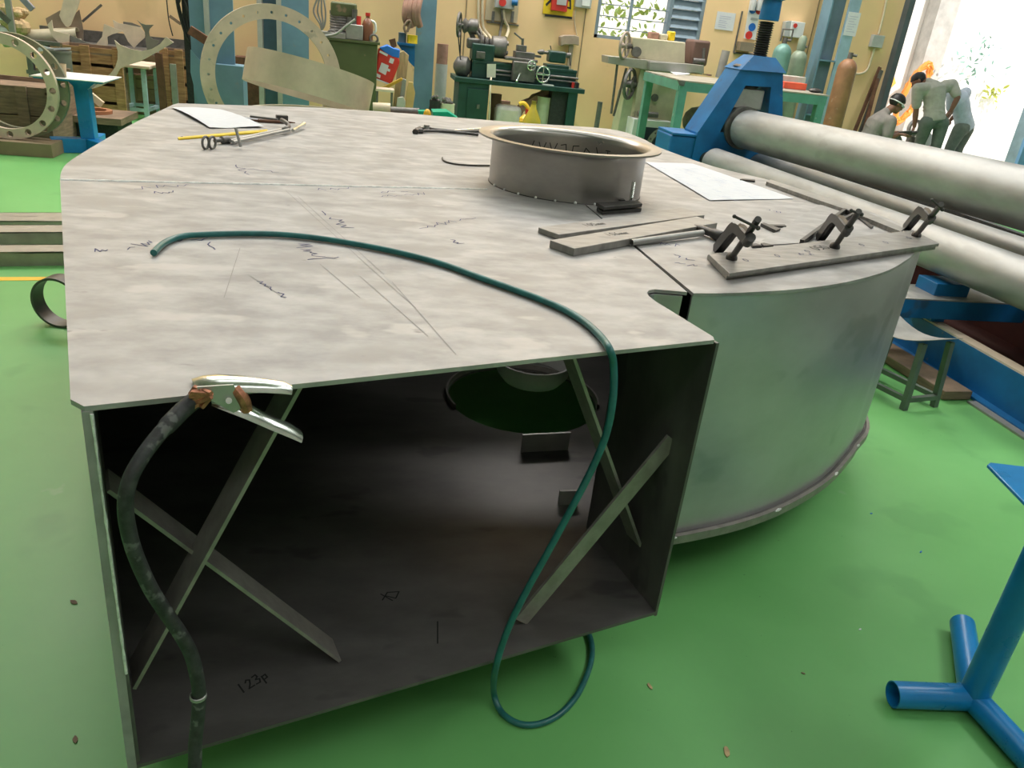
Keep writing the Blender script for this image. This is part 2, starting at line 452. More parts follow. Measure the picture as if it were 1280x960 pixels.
area('roof_skylight_near', (0.2, 3.6, 6.9), 8.0, 1.4, 105, (0.98, 0.99, 1.0))
area('roof_skylight_mid', (0.5, 6.6, 6.9), 11.0, 1.6, 150, (1, 0.985, 0.96))
area('roof_skylight_far', (0.5, 9.9, 6.9), 12.0, 1.0, 1000, (1, 0.98, 0.95))
area('roof_skylight_right', (6.0, 1.6, 6.9), 1.4, 5.0, 260, (0.98, 0.99, 1.0))
area('fill_light_rear', (0.5, -2.8, 6.9), 9.0, 1.4, 150, (0.97, 0.985, 1.0))  # added fill lamp behind the camera, brightens the casing mouth
s = bpy.data.lights.new('sun', 'SUN'); s.energy = 5.0; s.angle = math.radians(2); s.color = (1, 0.96, 0.88)
so = bpy.data.objects.new('sun', s); COL.objects.link(so); so.rotation_euler = (math.radians(42), 0, math.radians(12))
scn.view_settings.view_transform = 'Standard'; scn.view_settings.look = 'None'
scn.view_settings.exposure = -0.05; scn.view_settings.gamma = 1.0
try: scn.view_settings.use_curve_mapping = False
except Exception: pass
scn.cycles.max_bounces = 8

# ================================================================== FAN CASING
T = 0.894; B = 0.207; PT = 0.008
Dp = PZ(107, 508, T); Ep = PZ(893, 425, T)
U = (Ep - Dp); U.z = 0; U.normalize(); VV = V(-U.y, U.x, 0)


def LC(u, v, z): return V(Dp.x, Dp.y, 0) + U * u + VV * v + V(0, 0, z)


RC = V(0.711, 2.83, 0); RR = 0.275
cas = thing('fan_casing', 'large grey steel fan casing with open square mouth and curved drum', 'casing', (0.4, 2.3, 0.0))
seamR = PZ(609, 237, T)
a_seam = math.atan2(seamR.y - RC.y, seamR.x - RC.x); a_slot = math.radians(-88)


def arcp(a0, a1, r, z, n=24): return [RC + V(math.cos(a0 + (a1 - a0) * i / n) * r, math.sin(a0 + (a1 - a0) * i / n) * r, z) for i in range(n + 1)]


A0 = PZ(75, 225, T)
if a_seam < 0: a_seam += 2 * math.pi
notch = pz([(891, 420.5), (820, 377), (811, 370), (809, 366), (811, 363), (818, 361.5), (859, 365)], T)
front = [A0, PZ(88, 499, T), PZ(105, 508, T), Ep] + notch + arcp(math.radians(272) - .008, a_seam, RR - .01, T)
mb = MB(); mb.smooth = 30; mb.prism(front, (0, 0, -PT)); tp = part('top_plate', mb, plate, cas)
backpx = pz([(75, 225), (76.5, 215), (83, 205), (100, 193), (130, 175), (165, 155), (200, 138.5), (216, 131)], T)
backpx2 = pz([(222, 129), (300, 131.5), (384, 134), (440, 137), (500, 141), (560, 146), (610, 150), (660, 154), (760, 161), (800, 172), (826, 185), (892, 208)], T)
rightw = [V(1.80, 3.35, T), V(1.90, 3.0, T), V(1.94, 2.72, T), V(1.91, 2.5, T), V(1.82, 2.30, T)]
drumpx = pz([(1143, 316), (1137, 322), (1110, 338), (1060, 352), (1000, 361), (920, 366), (867, 366.5)], T)
scroll = crom(backpx, 4)[:-1] + crom(backpx2[0:1] + backpx2[1:] + rightw + drumpx, 4)
scroll = crom(backpx, 4) + crom(backpx2 + rightw + drumpx, 4)
rear = scroll + arcp(math.radians(-88) + .008, a_seam - 2 * math.pi + 2 * math.pi, RR - .01, T)
rear = scroll + [RC + V(math.cos(a) * (RR - .01), math.sin(a) * (RR - .01), T) for a in np.linspace(math.radians(-88) + .012, a_seam, 60)]
mb = MB(); mb.smooth = 30; mb.prism(rear, (0, 0, -PT)); tp2 = part('top_plate', mb, plate, cas)
# weld seam
mb = MB(); q = [A0.lerp(seamR, t) + V(0, 0, 0.0005) for t in np.linspace(0.002, 1, 60)]
mb.tube([p + V(0, rng.uniform(-.0015, .0015), 0) for p in q], [rng.uniform(.0022, .0042) for _ in q], 6); part('weld_seam', mb, weldm, cas)


def strip(path, z0, z1, t):   # vertical sheet following a plan path
    m = MB(); n = len(path); o = []
    for i, p in enumerate(path):
        d = path[min(i + 1, n - 1)] - path[max(i - 1, 0)]; d.z = 0; d.normalize(); nn = V(-d.y, d.x, 0)
        o.append((V(p.x, p.y, 0), nn))
    vs = []
    for p, nn in o: vs += [p + nn * t / 2 + V(0, 0, z0), p - nn * t / 2 + V(0, 0, z0), p - nn * t / 2 + V(0, 0, z1), p + nn * t / 2 + V(0, 0, z1)]
    fs = []
    for i in range(n - 1):
        a, b = 4 * i, 4 * i + 4
        for k in range(4): fs.append((a + k, a + (k + 1) % 4, b + (k + 1) % 4, b + k))
    fs += [(3, 2, 1, 0), tuple(4 * (n - 1) + k for k in range(4))]
    return m.add(vs, fs)


# side panels and scroll wall
Lf = LC(0.006, 0.004, 0); lb = V(A0.x + .018, A0.y, 0)
part('side_panel', strip([Lf.lerp(lb, t) for t in np.linspace(0, 1, 8)], B - .012, T - PT, .006), inner_shadem, cas)
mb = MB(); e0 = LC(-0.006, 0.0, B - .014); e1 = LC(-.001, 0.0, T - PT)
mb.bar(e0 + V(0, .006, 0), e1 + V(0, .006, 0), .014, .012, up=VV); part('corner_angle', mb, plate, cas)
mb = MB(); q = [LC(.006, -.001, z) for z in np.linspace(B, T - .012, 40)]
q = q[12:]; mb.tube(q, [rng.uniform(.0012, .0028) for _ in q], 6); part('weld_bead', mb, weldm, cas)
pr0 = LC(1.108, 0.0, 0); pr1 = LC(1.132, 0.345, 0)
part('side_panel', strip([pr0.lerp(pr1, t) for t in np.linspace(0, 1, 6)], B - .012, T - PT, .007), inner_shadem, cas)
cut = [LC(1.128, .30, 0), LC(1.134, .345, 0)] + [V(p.x, p.y, 0) + V(.004, .006, 0) for p in pz([(811, 364), (818, 363), (835, 364.5), (853, 366)], T)]
part('cutoff_wall', strip(crom(cut, 4), B - .006, T - PT - .002, .005), drumm, cas)


def inset(path, d):
    o = []; n = len(path)
    for i, p in enumerate(path):
        t = path[min(i + 1, n - 1)] - path[max(i - 1, 0)]; t.z = 0; t.normalize(); o.append(p + V(t.y, -t.x, 0) * d)
    return o


sw = inset(scroll, 0.005)
kk = next(i for i, p in enumerate(sw) if p.x > 1.6 and p.y < 2.35)
part('scroll_wall', strip(sw[1:kk + 1], B - .004, T - PT, .006), inner_shadem, cas)
part('drum_wall', strip(sw[kk:], B - .004, T - .003, .006), drumm, cas)
# bottom plate with opening
bo = inset(scroll, -0.012)
bpoly = [LC(-.004, 0, B), LC(1.108, 0, B), LC(1.132, .345, B)] + [V(p.x, p.y, B) for p in (cut[3], cut[4], cut[5])] + [V(p.x, p.y, B) for p in bo[::-1]]
HC = V(0.57, 2.48, B); HRR = 0.266
bm = bmesh.new()
ov = [bm.verts.new(p) for p in bpoly]; hv = [bm.verts.new(HC + V(math.cos(a) * HRR, math.sin(a) * HRR, 0)) for a in np.linspace(0, 2 * math.pi, 49)[:-1]]
eds = [bm.edges.new((l[i], l[(i + 1) % len(l)])) for l in (ov, hv) for i in range(len(l))]
bmesh.ops.triangle_fill(bm, use_beauty=True, edges=eds)
mb = MB(); mb.smooth = 30
vs = [v.co.copy() for v in bm.verts]; bm.verts.index_update(); fs = [tuple(v.index for v in f.verts) for f in bm.faces]; n = len(vs); no = len(ov)
bm.free()
allf = fs + [tuple(i + n for i in f[::-1]) for f in fs]
for i in range(no): allf.append((i, (i + 1) % no, n + (i + 1) % no, n + i))
for i in range(len(hv)): j = (i + 1) % len(hv); allf.append((no + i, no + j, n + no + j, n + no + i))
mb.add(vs + [v - V(0, 0, PT) for v in vs], allf); bp = part('bottom_plate', mb, inner_shadem, cas)
# rim bead along the drum foot
mb = MB(); ft = [V(p.x, p.y, B - .006) for p in inset(scroll, -.014)[kk - 12:]]
part('foot_ring', strip(ft, B - .022, B + .004, .012), edgem, cas)
mb = MB()
for i in (len(ft) - 4, len(ft) - 12, len(ft) - 18, len(ft) - 25):
    p = ft[max(i, 1)]; d = ft[max(i, 1)] - ft[max(i, 1) - 1]; d.normalize(); mb = MB(); mb.tube([p + V(0, -.008, .008) - d * .014, p + V(0, -.008, .009), p + V(0, -.008, .008) + d * .014], [.002, .005, .002], 6)
    part('tack_weld', mb, weldm, cas)
# collar ring with flared rim
mb = MB(); mb.smooth = 50
prof = [(RR, 0.0), (RR, .135), (RR + .003, .148), (RR + .010, .157), (RR + .022, .160), (RR + .050, .161), (RR + .050, .167), (RR + .018, .167), (RR + .004, .163), (RR - .004, .152), (RR - .006, .138), (RR - .006, 0.0)]
mb.lathe(RC + V(0, 0, T + .002), (0, 0, 1), prof, 96, closed=True); col = part('inlet_collar', mb, ringm, cas)
mb = MB()
for a in np.radians(np.arange(195, 325, 14)):
    mb = MB(); mb.ball(RC + V(math.cos(a) * (RR + .002), math.sin(a) * (RR + .002), T + .003), rng.uniform(.004, .006), 5); part('tack_weld', mb, weldm, cas)
mb = MB(); q = [RC + V(math.cos(a) * (RR + .001), math.sin(a) * (RR + .001), T + .001) for a in np.linspace(0, 2 * math.pi, 97)[:-1]]; mb.tube(q, .0022, 6, closed=True); part('collar_joint', mb, darkm, cas)
# stiffening bars inside the mouth


def brace(a, b, w=.045, t=.008, up=VV): 
    m = MB(); m.bar(a, b, w, t, up=up); return m


def onv(px, py, v): return PP(px, py, LC(0, v, .5), VV)


def loc(p): d = p - V(Dp.x, Dp.y, 0); return (d.dot(U), d.dot(VV), p.z)


l1a = onv(358, 493, .085); l1b = onv(166, 843, .085); d = (l1a - l1b).normalized()
l1t = l1b + d * ((T - PT - l1b.z) / d.z)
part('brace', brace(l1t, l1b, .0065, .072), edgem, cas)
l2a = LC(.012, .135, .695); l2b = LC(.385, .135, B + .006)
part('brace', brace(l2a, l2b, .0065, .066), edgem, cas)
r2a = LC(1.113, .075, .628); r2b = LC(.785, .075, B + .01)
part('brace', brace(r2a, r2b, .040, .007), edgem, cas)
r1b = LC(1.113, .13, .32); r1m = onv(713, 452, .13); d = (r1m - r1b).normalized(); r1t = r1b + d * ((T - PT - r1b.z) / d.z)
part('brace', brace(r1t, r1b, .007, .055), edgem, cas)
# tabs on the bottom plate
for (u0, v0), (u1, v1), h in (((1.145, .76), (1.30, .73), .062), ((1.11, .465), (1.165, .45), .045)):
    a = LC(u0, v0, B); b = LC(u1, v1, B); mb = MB(); mb.hexa([a, b, b + V(0, .008, 0), a + V(0, .008, 0), a + V(0, 0, h), b + V(0, 0, h), b + V(0, .008, h), a + V(0, .008, h)])
    part('locating_tab', mb, greym, cas)
# opening rim strip and dished disc behind the opening
mb = MB(); mb.lathe(HC + V(0, 0, 0), (0, 0, 1), [(HRR + .001, 0.0), (HRR + .001, .02), (HRR + .008, .02), (HRR + .008, 0.0)], 40, closed=True, arc=(-.3 - math.pi / 2, math.pi * .62))
part('opening_rim', mb, edgem, cas)
c = PY(667, 452, 2.70)
mb = MB(); mb.lathe((c.x, c.y, c.z - .10), (0, 0, 1), [(0.001, 0), (.06, .006), (.11, .025), (.138, .06), (.146, .11), (.138, .11), (.10, .03), (.001, .012)], 28)
part('dished_disc', mb, mat('pale_dish', (.66, .63, .6), .6, .05, .1, 8), cas)
# supports under the casing (dark trestles out of the light)
for x, y in ((0.0, 2.6), (0.2, 3.6), (1.45, 2.9), (1.2, 3.7), (.35, 2.05)):
    mb = MB(); mb.box((x, y, .01), (.14, .14, .02)); mb.box((x, y, .1), (.06, .06, .16)); mb.box((x, y, .189), (.14, .14, .018)); part('support_foot', mb, darkm, cas)

# ------------------------------------------------------------------ handwriting
GL = {'0': [[(.2, .9), (.05, .6), (.1, .2), (.3, .05), (.48, .3), (.45, .75), (.2, .9)]], '1': [[(.2, .95), (.2, .05)]],
      '2': [[(.05, .75), (.2, .95), (.42, .8), (.3, .45), (.05, .08), (.5, .1)]], '3': [[(.05, .9), (.35, .95), (.4, .7), (.18, .52), (.45, .4), (.35, .08), (.05, .1)]],
      '5': [[(.45, .95), (.1, .92), (.08, .55), (.4, .55), (.45, .2), (.1, .05)]], '4': [[(.35, .95), (.05, .4), (.5, .4)], [(.35, .6), (.35, .05)]],
      '6': [[(.4, .95), (.1, .5), (.1, .15), (.35, .05), (.45, .3), (.12, .45)]], '8': [[(.4, .85), (.15, .95), (.1, .7), (.42, .3), (.25, .05), (.08, .3), (.4, .85)]],
      'm': [[(.02, .05), (.05, .5), (.22, .5), (.24, .05), (.26, .45), (.45, .5), (.48, .05)]], 'X': [[(.05, .95), (.5, .05)], [(.5, .95), (.05, .05)]],
      'I': [[(.25, .95), (.25, .05)], [(.1, .95), (.4, .95)], [(.1, .05), (.4, .05)]], 'o': [[(.25, .5), (.08, .3), (.2, .05), (.42, .2), (.38, .45), (.25, .5)]],
      'c': [[(.45, .45), (.2, .5), (.08, .25), (.2, .03), (.45, .1)]], '(': [[(.4, 1), (.15, .5), (.4, 0)]], ')': [[(.15, 1), (.4, .5), (.15, 0)]],
      'p': [[(.1, .5), (.1, -.3)], [(.1, .45), (.4, .5), (.42, .15), (.1, .1)]], 'x': [[(.05, .5), (.45, .05)], [(.45, .5), (.05, .05)]],
      'Y': [[(.05, .95), (.25, .5), (.25, .05)], [(.45, .95), (.25, .5)]], 'v': [[(.0, .55), (.2, .05), (.5, .7)]], ' ': [], '/': [[(.4, 1), (.1, 0)]], 'D': [[(.1, .95), (.1, .05), (.4, .2), (.45, .7), (.1, .95)]]}


def ribbon(mb, pts, w, nrm):
    for a, b in zip(pts[:-1], pts[1:]):
        d = b - a
        if d.length < 1e-6: continue
        s = nrm.cross(d).normalized() * w / 2; e = d.normalized() * w * .4
        mb.add([a - s - e, b - s + e, b + s + e, a + s - e], [(0, 1, 2, 3)])


def write(mb, text, o, dx, dy, h, w, nrm):
    x = 0
    for ch in text:
        for st in GL.get(ch, []): ribbon(mb, [o + dx * ((x + px + (py - .5) * .12) * h) + dy * (py * h) for px, py in st], w, nrm)
        x += .62
    return mb


def scrawl(mb, o, dx, dy, L, h, w, nrm, seed, n=14):
    r = random.Random(seed); pts = []
    for i in range(n):
        t = i / (n - 1); pts.append(o + dx * (t * L + r.uniform(-.02, .02) * L) + dy * (h * (r.uniform(0, 1) if i % 2 else r.uniform(-.3, .5))))
    if n > 8:
        k = r.randint(3, n - 4); ribbon(mb, pts[:k], w, nrm); ribbon(mb, pts[k + 1:], w, nrm)
    else: ribbon(mb, pts, w, nrm)


ZN = V(0, 0, 1)


def scr(mb, p0, p1, hpx, z, w=.0022, seed=1, n=14):
    a = PZ(*p0, z); b = PZ(*p1, z); dx = (b - a); L = dx.length; dx.normalize(); dy = V(-dx.y, dx.x, 0)
    scrawl(mb, a, dx, dy, L, hpx, w, ZN, seed, n)


zt = T + .0006
mb = MB(); mb.smooth = 0
for i, (p0, p1, h, n) in enumerate((((160, 312), (196, 303), .03, 12), ((215, 303), (262, 300), .03, 10), ((170, 237), (240, 232), .04, 16), ((195, 242), (220, 240), .03, 8), ((400, 238), (440, 236), .03, 12), ((475, 240), (510, 240), .02, 10), ((478, 246), (535, 243), .03, 16), ((398, 264), (430, 285), .03, 14), ((528, 286), (595, 273), .03, 20), ((560, 300), (574, 305), .03, 8), ((368, 305), (392, 322), .04, 16), ((386, 325), (425, 322), .015, 6), ((118, 314), (135, 313), .02, 6), ((255, 303), (268, 312), .03, 5), ((318, 352), (355, 372), .015, 14), ((290, 206), (305, 218), .03, 8), ((310, 211), (345, 216), .02, 8), ((840, 318), (862, 326), .03, 10), ((845, 328), (868, 334), .025, 10), ((958, 262), (975, 266), .05, 9), ((825, 305), (850, 308), .03, 9))):
    scr(mb, p0, p1, h, zt, .0029 if i % 2 else .0023, 10 + i, n)
part('handwriting', mb, inkm, tp)
mb = MB(); mb.smooth = 0
for a, b in (((357, 238), (463, 335)), ((372, 245), (480, 343)), ((450, 345), (535, 420)), ((490, 352), (570, 443)), ((463, 335), (520, 385)), ((313, 345), (357, 373)), ((600, 240), (620, 239)), ((280, 372), (300, 310)), ((400, 330), (450, 372))):
    ribbon(mb, [PZ(*a, zt), PZ(*b, zt)], .0013, ZN)
part('scribed_line', mb, scratchm, tp)
# marker writing on the bottom plate: 1230, an arrow mark and a short bar
zb = B + .0006
mb = MB(); mb.smooth = 0
a = PZ(303, 867, zb); b = PZ(330, 851, zb); dx = (b - a).normalized(); dy = V(-dx.y, dx.x, 0)
write(mb, '123', a, dx, dy, .026, .0032, ZN); write(mb, 'p', a + dx * .047, dx, dy, .026, .0032, ZN)
a = PZ(478, 750, zb); b = PZ(507, 742, zb); dx = (b - a).normalized(); dy = V(-dx.y, dx.x, 0)
ribbon(mb, [a + dx * .0, a + dx * .02 + dy * .02, a + dx * .045 + dy * .012, a + dx * .03 - dy * .006, a + dx * .012 + dy * .01], .003, ZN)
ribbon(mb, [a + dx * .004 + dy * .02, a + dx * .02 - dy * .01], .003, ZN)
ribbon(mb, [PZ(547, 777, zb), PZ(547, 804, zb)], .003, ZN)
part('handwriting', mb, inkk, bp)
# chalk writing inside the collar
mb = MB(); mb.smooth = 0
def incol(ang, z): return RC + V(math.cos(ang) * (RR - .0068), math.sin(ang) * (RR - .0068), T + z)
r = random.Random(4)
for k, ch in enumerate('(XX350)I'):
    a0 = math.radians(112 - k * 9.5)
    for st in GL[ch]:
        pts = [incol(a0 - px * .24, .035 + py * .085) for px, py in st]
        for p, q in zip(pts[:-1], pts[1:]):
            n0 = (RC - p); n0.z = 0; ribbon(mb, [p, q], .0035, n0.normalized())
part('handwriting', mb, inkk, col)

# ================================================================== THINGS ON THE CASING
# teal hose
hp = []
for x, y in ((192, 316), (205, 304), (225, 296), (250, 293.5), (300, 292), (350, 293), (400, 298), (450, 306), (500, 316), (550, 329), (600, 347), (640, 361), (675, 374), (705, 387), (730, 402), (750, 420), (762, 437)): hp.append(PZ(x, y, T + .008))
for x, y, v in ((767, 458, -.012), (766, 500, -.025), (757, 545, -.03), (738, 590, -.032), (712, 640, -.035), (685, 690, -.035), (660, 735, -.035), (640, 775, -.034), (627, 808, -.03), (619, 838, -.02)): hp.append(onv(x, y, v))
for x, y, z in ((617, 862, .05), (622, 882, .012), (634, 897, .008), (655, 906, .008), (680, 903, .008), (703, 890, .008), (722, 868, .008), (735, 840, .008), (740, 818, .008), (738, 798, .008), (728, 778, .008), (712, 760, .008)): hp.append(PZ(x, y, z))
mb = MB(); mb.tube(crom(hp, 6), .0072, 12); single('hose', mb, hosem, 'long teal green rubber hose snaking over the casing top down to the floor', 'hose')

# earth clamp with cable
P0 = PZ(252, 487, T); cl = thing('earth_clamp', 'shiny spring welding earth clamp with black cable biting the front plate edge', 'clamp', P0)
ov = -.012


def rowprof(pts, w):   # channel-like arm: list of (px,py,v,width) -> lofted slab
    m = MB(); vs = []
    for px, py, v, wd, th in pts:
        c = onv(px, py, v); vs.append((c, wd, th))
    o = []; n = len(vs)
    for i, (c, wd, th) in enumerate(vs):
        d = (vs[min(i + 1, n - 1)][0] - vs[max(i - 1, 0)][0]).normalized(); up = d.cross(VV).normalized()
        if up.z < 0: up = -up
        ring = []
        for k in range(9):       # half-round channel section
            a = math.pi * k / 8; ring.append(c + VV * (math.cos(a) * wd / 2) + up * (math.sin(a) * th))
        for k in range(8, -1, -1):
            a = math.pi * k / 8; ring.append(c + VV * (math.cos(a) * (wd / 2 - .0025)) + up * (math.sin(a) * max(th - .0025, .001)))
        o.append(ring)
    k = len(o[0]); m.add([p for r_ in o for p in r_], [(i * k + j, i * k + (j + 1) % k, (i + 1) * k + (j + 1) % k, (i + 1) * k + j) for i in range(n - 1) for j in range(k)] + [tuple(range(k)), tuple((n - 1) * k + j for j in range(k - 1, -1, -1))])
    return m


part('upper_arm', rowprof([(241, 480, .03, .03, .006), (256, 481, .02, .045, .012), (275, 481, .01, .05, .014), (300, 482, -.005, .048, .014), (330, 485, -.015, .034, .014), (352, 487, -.018, .03, .013), (362, 489, -.018, .026, .01)], 0), chromem, cl)
part('lower_arm', rowprof([(262, 500, .01, .04, .006), (285, 508, -.004, .046, .014), (303, 515, -.01, .046, .016), (320, 524, -.014, .036, .015), (340, 533, -.018, .034, .014), (358, 540, -.02, .036, .014), (373, 546, -.02, .04, .01)], 0), chromem, cl)
mb = MB(); mb.prism([onv(x, y, -.028) for x, y in ((246, 484), (292, 481), (300, 496), (303, 510), (292, 516), (270, 504), (250, 494))], VV * .003); mb.prism([onv(x, y, .022) for x, y in ((246, 484), (292, 481), (300, 496), (303, 510), (292, 516), (270, 504), (250, 494))], VV * .003); part('cheek_plate', mb, greym, cl)
mb = MB(); mb.cyl(onv(286, 501, -.034), onv(286, 501, .03), .0045, 14); part('pivot_pin', mb, chromem, cl)
mb = MB(); q = [onv(296, 492, -.012 + .02 * i / 60) + V(math.cos(i * .63) * .008, 0, math.sin(i * .63) * .008) for i in range(60)]; mb.tube(q, .0016, 6); part('spring', mb, castm, cl)
mb = MB(); q = [onv(x, y, v) for x, y, v in ((294, 486, -.02), (301, 494, -.026), (306, 503, -.026), (308, 512, -.024))]; mb.tube(crom(q, 4), .009, 8); part('copper_strap', mb, copperm, cl)
mb = MB()
for i in range(26):
    a = onv(264, 493 + rng.uniform(-3, 4), -.030 + rng.uniform(-.012, .012)); b = onv(238 + rng.uniform(-3, 3), 499 + rng.uniform(-7, 6), -.012 + rng.uniform(-.012, .012)); mb.tube([a, a.lerp(b, .5) + V(rng.uniform(-.012, .012), rng.uniform(-.008, .008), rng.uniform(-.010, .010)), b], .0038, 5)
part('wire_strands', mb, copperm, cl)
cp = [onv(x, y, v) for x, y, v in ((246, 499, -.012), (236, 506, -.018), (222, 519, -.03), (200, 542, -.05), (180, 568, -.07), (163, 598, -.085), (157, 628, -.09), (160, 660, -.09), (170, 695, -.09), (188, 735, -.09), (207, 765, -.092), (226, 793, -.096), (239, 818, -.10), (246, 845, -.105), (249, 870, -.11), (247, 900, -.115), (244, 930, -.12), (243, 965, -.13))]
end = cp[-1]; cp += [end + V(-.01, -.03, -.08), V(end.x - .03, end.y - .09, .02), V(end.x - .12, end.y - .2, .011)]
mb = MB(); q = crom(cp, 5); mb.tube(q, [.0125 if i < 14 else .0105 for i in range(len(q))], 12); part('cable', mb, cablem, cl)
mb = MB(); c = onv(248, 872, -.11); mb.lathe(c, (0, 0, 1), [(.0112, 0), (.0125, .001), (.0125, .006), (.0112, .007)], 14, closed=True); part('cable_tie', mb, greym, cl)


def slab(pxpoly, z, t): m = MB(); m.prism(pz(pxpoly, z), (0, 0, -t)); return m


# two flat bars with marker text
b1 = slab([(673, 284), (698.6, 293.2), (881, 268.7), (853, 259.5)], T + .016, .0155)
o1 = single('flat_bar', b1, barm, 'short flat steel bar lying nearer the round collar', 'bar', 'flat bars beside the hammer', bevel=.0015)
b2 = slab([(687.4, 300), (718, 310.7), (897, 278.5), (871, 270.3)], T + .021, .0205)
o2 = single('flat_bar', b2, barm, 'thicker flat steel bar under the hammer handle', 'bar', 'flat bars beside the hammer', bevel=.0015)
for o, p0, p1, z in ((o1, (734, 283), (764, 279.5), T + .0166), (o2, (762, 295), (800, 290.5), T + .0216)):
    a = PZ(*p0, z); b = PZ(*p1, z); dx = (b - a).normalized(); dy = V(-dx.y, dx.x, 0); mb = MB(); mb.smooth = 0
    write(mb, '105mm' if o is o1 else '106mm', a, dx, dy, .028, .0022, ZN); part('handwriting', mb, inkk, o)
# hammer with tube handle
hz = T + .0105
ha = PZ(789, 303.5, hz); hb = PZ(878, 291, hz + .004)
hm = thing('hammer', 'steel hammer with hollow pipe handle lying on the casing', 'hammer', ha)
mb = MB(); mb.pipe(ha, hb, .0095, .0018, 20); part('handle', mb, chromem if False else greym, hm)
hc = PZ(868, 283, T + .016); hd = PZ(903, 296, T + .017)
mb = MB(); dd = hd - hc
mb.tube([hc, hc.lerp(hd, .15), hc.lerp(hd, .3), hc.lerp(hd, .5), hc.lerp(hd, .62), hc.lerp(hd, .7), hc.lerp(hd, .96), hd], [.006, .009, .012, .0125, .012, .0155, .016, .0145], 16); part('head', mb, darkm, hm)
# lug with stud
lg = thing('clamping_lug', 'small pair of stacked steel plates with upright stud at the collar foot', 'lug', PZ(775, 258, T))
mb = slab([(746, 259), (753, 264), (802, 260.5), (800, 255)], T + .012, .011); part('base_plate', mb, darkm, lg, .001)
mb = slab([(745, 253), (755, 258.5), (803, 254.5), (797, 250)], T + .029, .011); part('top_plate', mb, darkm, lg, .001)
mb = MB(); c = PZ(776, 256, T); mb.box((c.x, c.y, T + .015), (.02, .02, .008)); part('spacer', mb, darkm, lg)
mb = MB(); c = PZ(789, 247.5, T + .03); mb.cyl((c.x, c.y, T + .012), (c.x, c.y, T + .085), .0062, 12)
for k in range(14): mb.lathe((c.x, c.y, T + .032 + k * .0037), (0, 0, 1), [(.0062, 0), (.0072, .0012), (.0062, .0024)], 12, closed=True)
part('stud', mb, chromem, lg)
# long clamped bar
cb = MB(); cb.prism(pz([(885.5, 317.5), (912, 341.5), (1174, 304.5), (1141.5, 287.5)], T + .022), (0, 0, -.010)); LB = single('long_flat_bar', cb, barm, 'long pale flat bar with ring marks held down by three screw clamps', 'bar', bevel=.001)
mb = MB(); mb.prism(pz([(884.5, 318.5), (909, 344), (1170, 308), (1139, 290)], T + .0115), (0, 0, -.011)); single('long_flat_bar', mb, barm, 'lower long flat bar sandwiched beneath the ring marked bar', 'bar', bevel=.001)
zz = T + .0226; mb = MB(); mb.smooth = 0
for px, py in ((932, 325), (971.5, 319.5), (1009, 314), (1077, 306), (1107, 303), (1136, 297)):
    c = PZ(px, py, zz); q = [c + V(math.cos(a) * .006, math.sin(a) * .011, 0) for a in np.linspace(0, 6.28, 14)]; ribbon(mb, q, .0022, ZN)
scr(mb, (1003, 319), (1017, 318), .02, zz, .0025, 5, 9); part('handwriting', mb, inkm, LB)
mb = MB(); mb.smooth = 0; a = PZ(1023, 313, zz); b = PZ(1045, 310, zz); dx = (b - a).normalized(); write(mb, '050', a, dx, V(-dx.y, dx.x, 0), .04, .003, ZN); part('handwriting', mb, inkk, LB)


# screw clamps
def screw_clamp(pad, base, elbow, nut, top, t0, t1, label):
    a = PZ(*pad, T + .024); b = PZ(*base, T + .0005); wv = b - a; wv.z = 0; wv.normalize(); nn = wv.cross(ZN).normalized()
    P = lambda q: PP(q[0], q[1], a, nn)
    e = P(elbow); n_ = P(nut); tp_ = P(top)
    t = thing('screw_clamp', label, 'clamp', b, 'screw clamps on the long bar')
    q0 = b.lerp(e, .66); q2 = e.lerp(n_, .62); q1 = e + (e - (b + n_) / 2) * .22
    m = MB(); seg = [b, b.lerp(e, .35)] + [q0 * (1 - t_) ** 2 + q1 * 2 * t_ * (1 - t_) + q2 * t_ * t_ for t_ in np.linspace(0, 1, 13)] + [n_]
    vs = []; k = len(seg); rings = []
    for i, p in enumerate(seg):
        d = (seg[min(i + 1, k - 1)] - seg[max(i - 1, 0)]).normalized(); s = nn.cross(d).normalized(); f = i / (k - 1)
        hw = .016 if f < .5 else .0125; tt = .011
        rings.append([p + s * hw - nn * tt, p + s * hw * .45 - nn * tt * .4, p + s * hw * .45 + nn * tt * .4, p + s * hw + nn * tt, p - s * hw + nn * tt, p - s * hw * .45 + nn * tt * .4, p - s * hw * .45 - nn * tt * .4, p - s * hw - nn * tt])
    m.add([v for r_ in rings for v in r_], [(i * 8 + j, i * 8 + (j + 1) % 8, i * 8 + 8 + (j + 1) % 8, i * 8 + 8 + j) for i in range(k - 1) for j in range(8)] + [tuple(range(8)), tuple(8 * (k - 1) + j for j in range(7, -1, -1))])
    ft = MB(); part('frame', m, darkm, t)
    sd = (tp_ - a).normalized()
    m = MB(); m.cyl(n_ - sd * .016, n_ + sd * .016, .0125, 14); part('screw_boss', m, darkm, t)
    m = MB(); L = (tp_ - a).length; q = []; rr = []
    nb = 46
    for i in range(nb): q.append(a + sd * (.008 + (L - .008) * i / (nb - 1))); rr.append(.0072 if i % 2 else .0084)
    m.tube(q, rr, 10); part('screw', m, darkm, t)
    m = MB(); m.lathe(a, sd, [(.015, 0.0), (.0155, .005), (.011, .011), (.008, .019)], 16); part('swivel_pad', m, darkm, t)
    m = MB(); m.cyl(tp_ - sd * .02, tp_ + sd * .004, .0085, 12); part('screw_head', m, darkm, t)
    hp0 = PP(*t0, tp_, wv); hp1 = PP(*t1, tp_, wv); m = MB(); m.cyl(hp0, hp1, .0035, 8); m.ball(hp1, .006, 5); m.ball(hp0, .005, 5); part('tommy_bar', m, darkm, t)
    return t


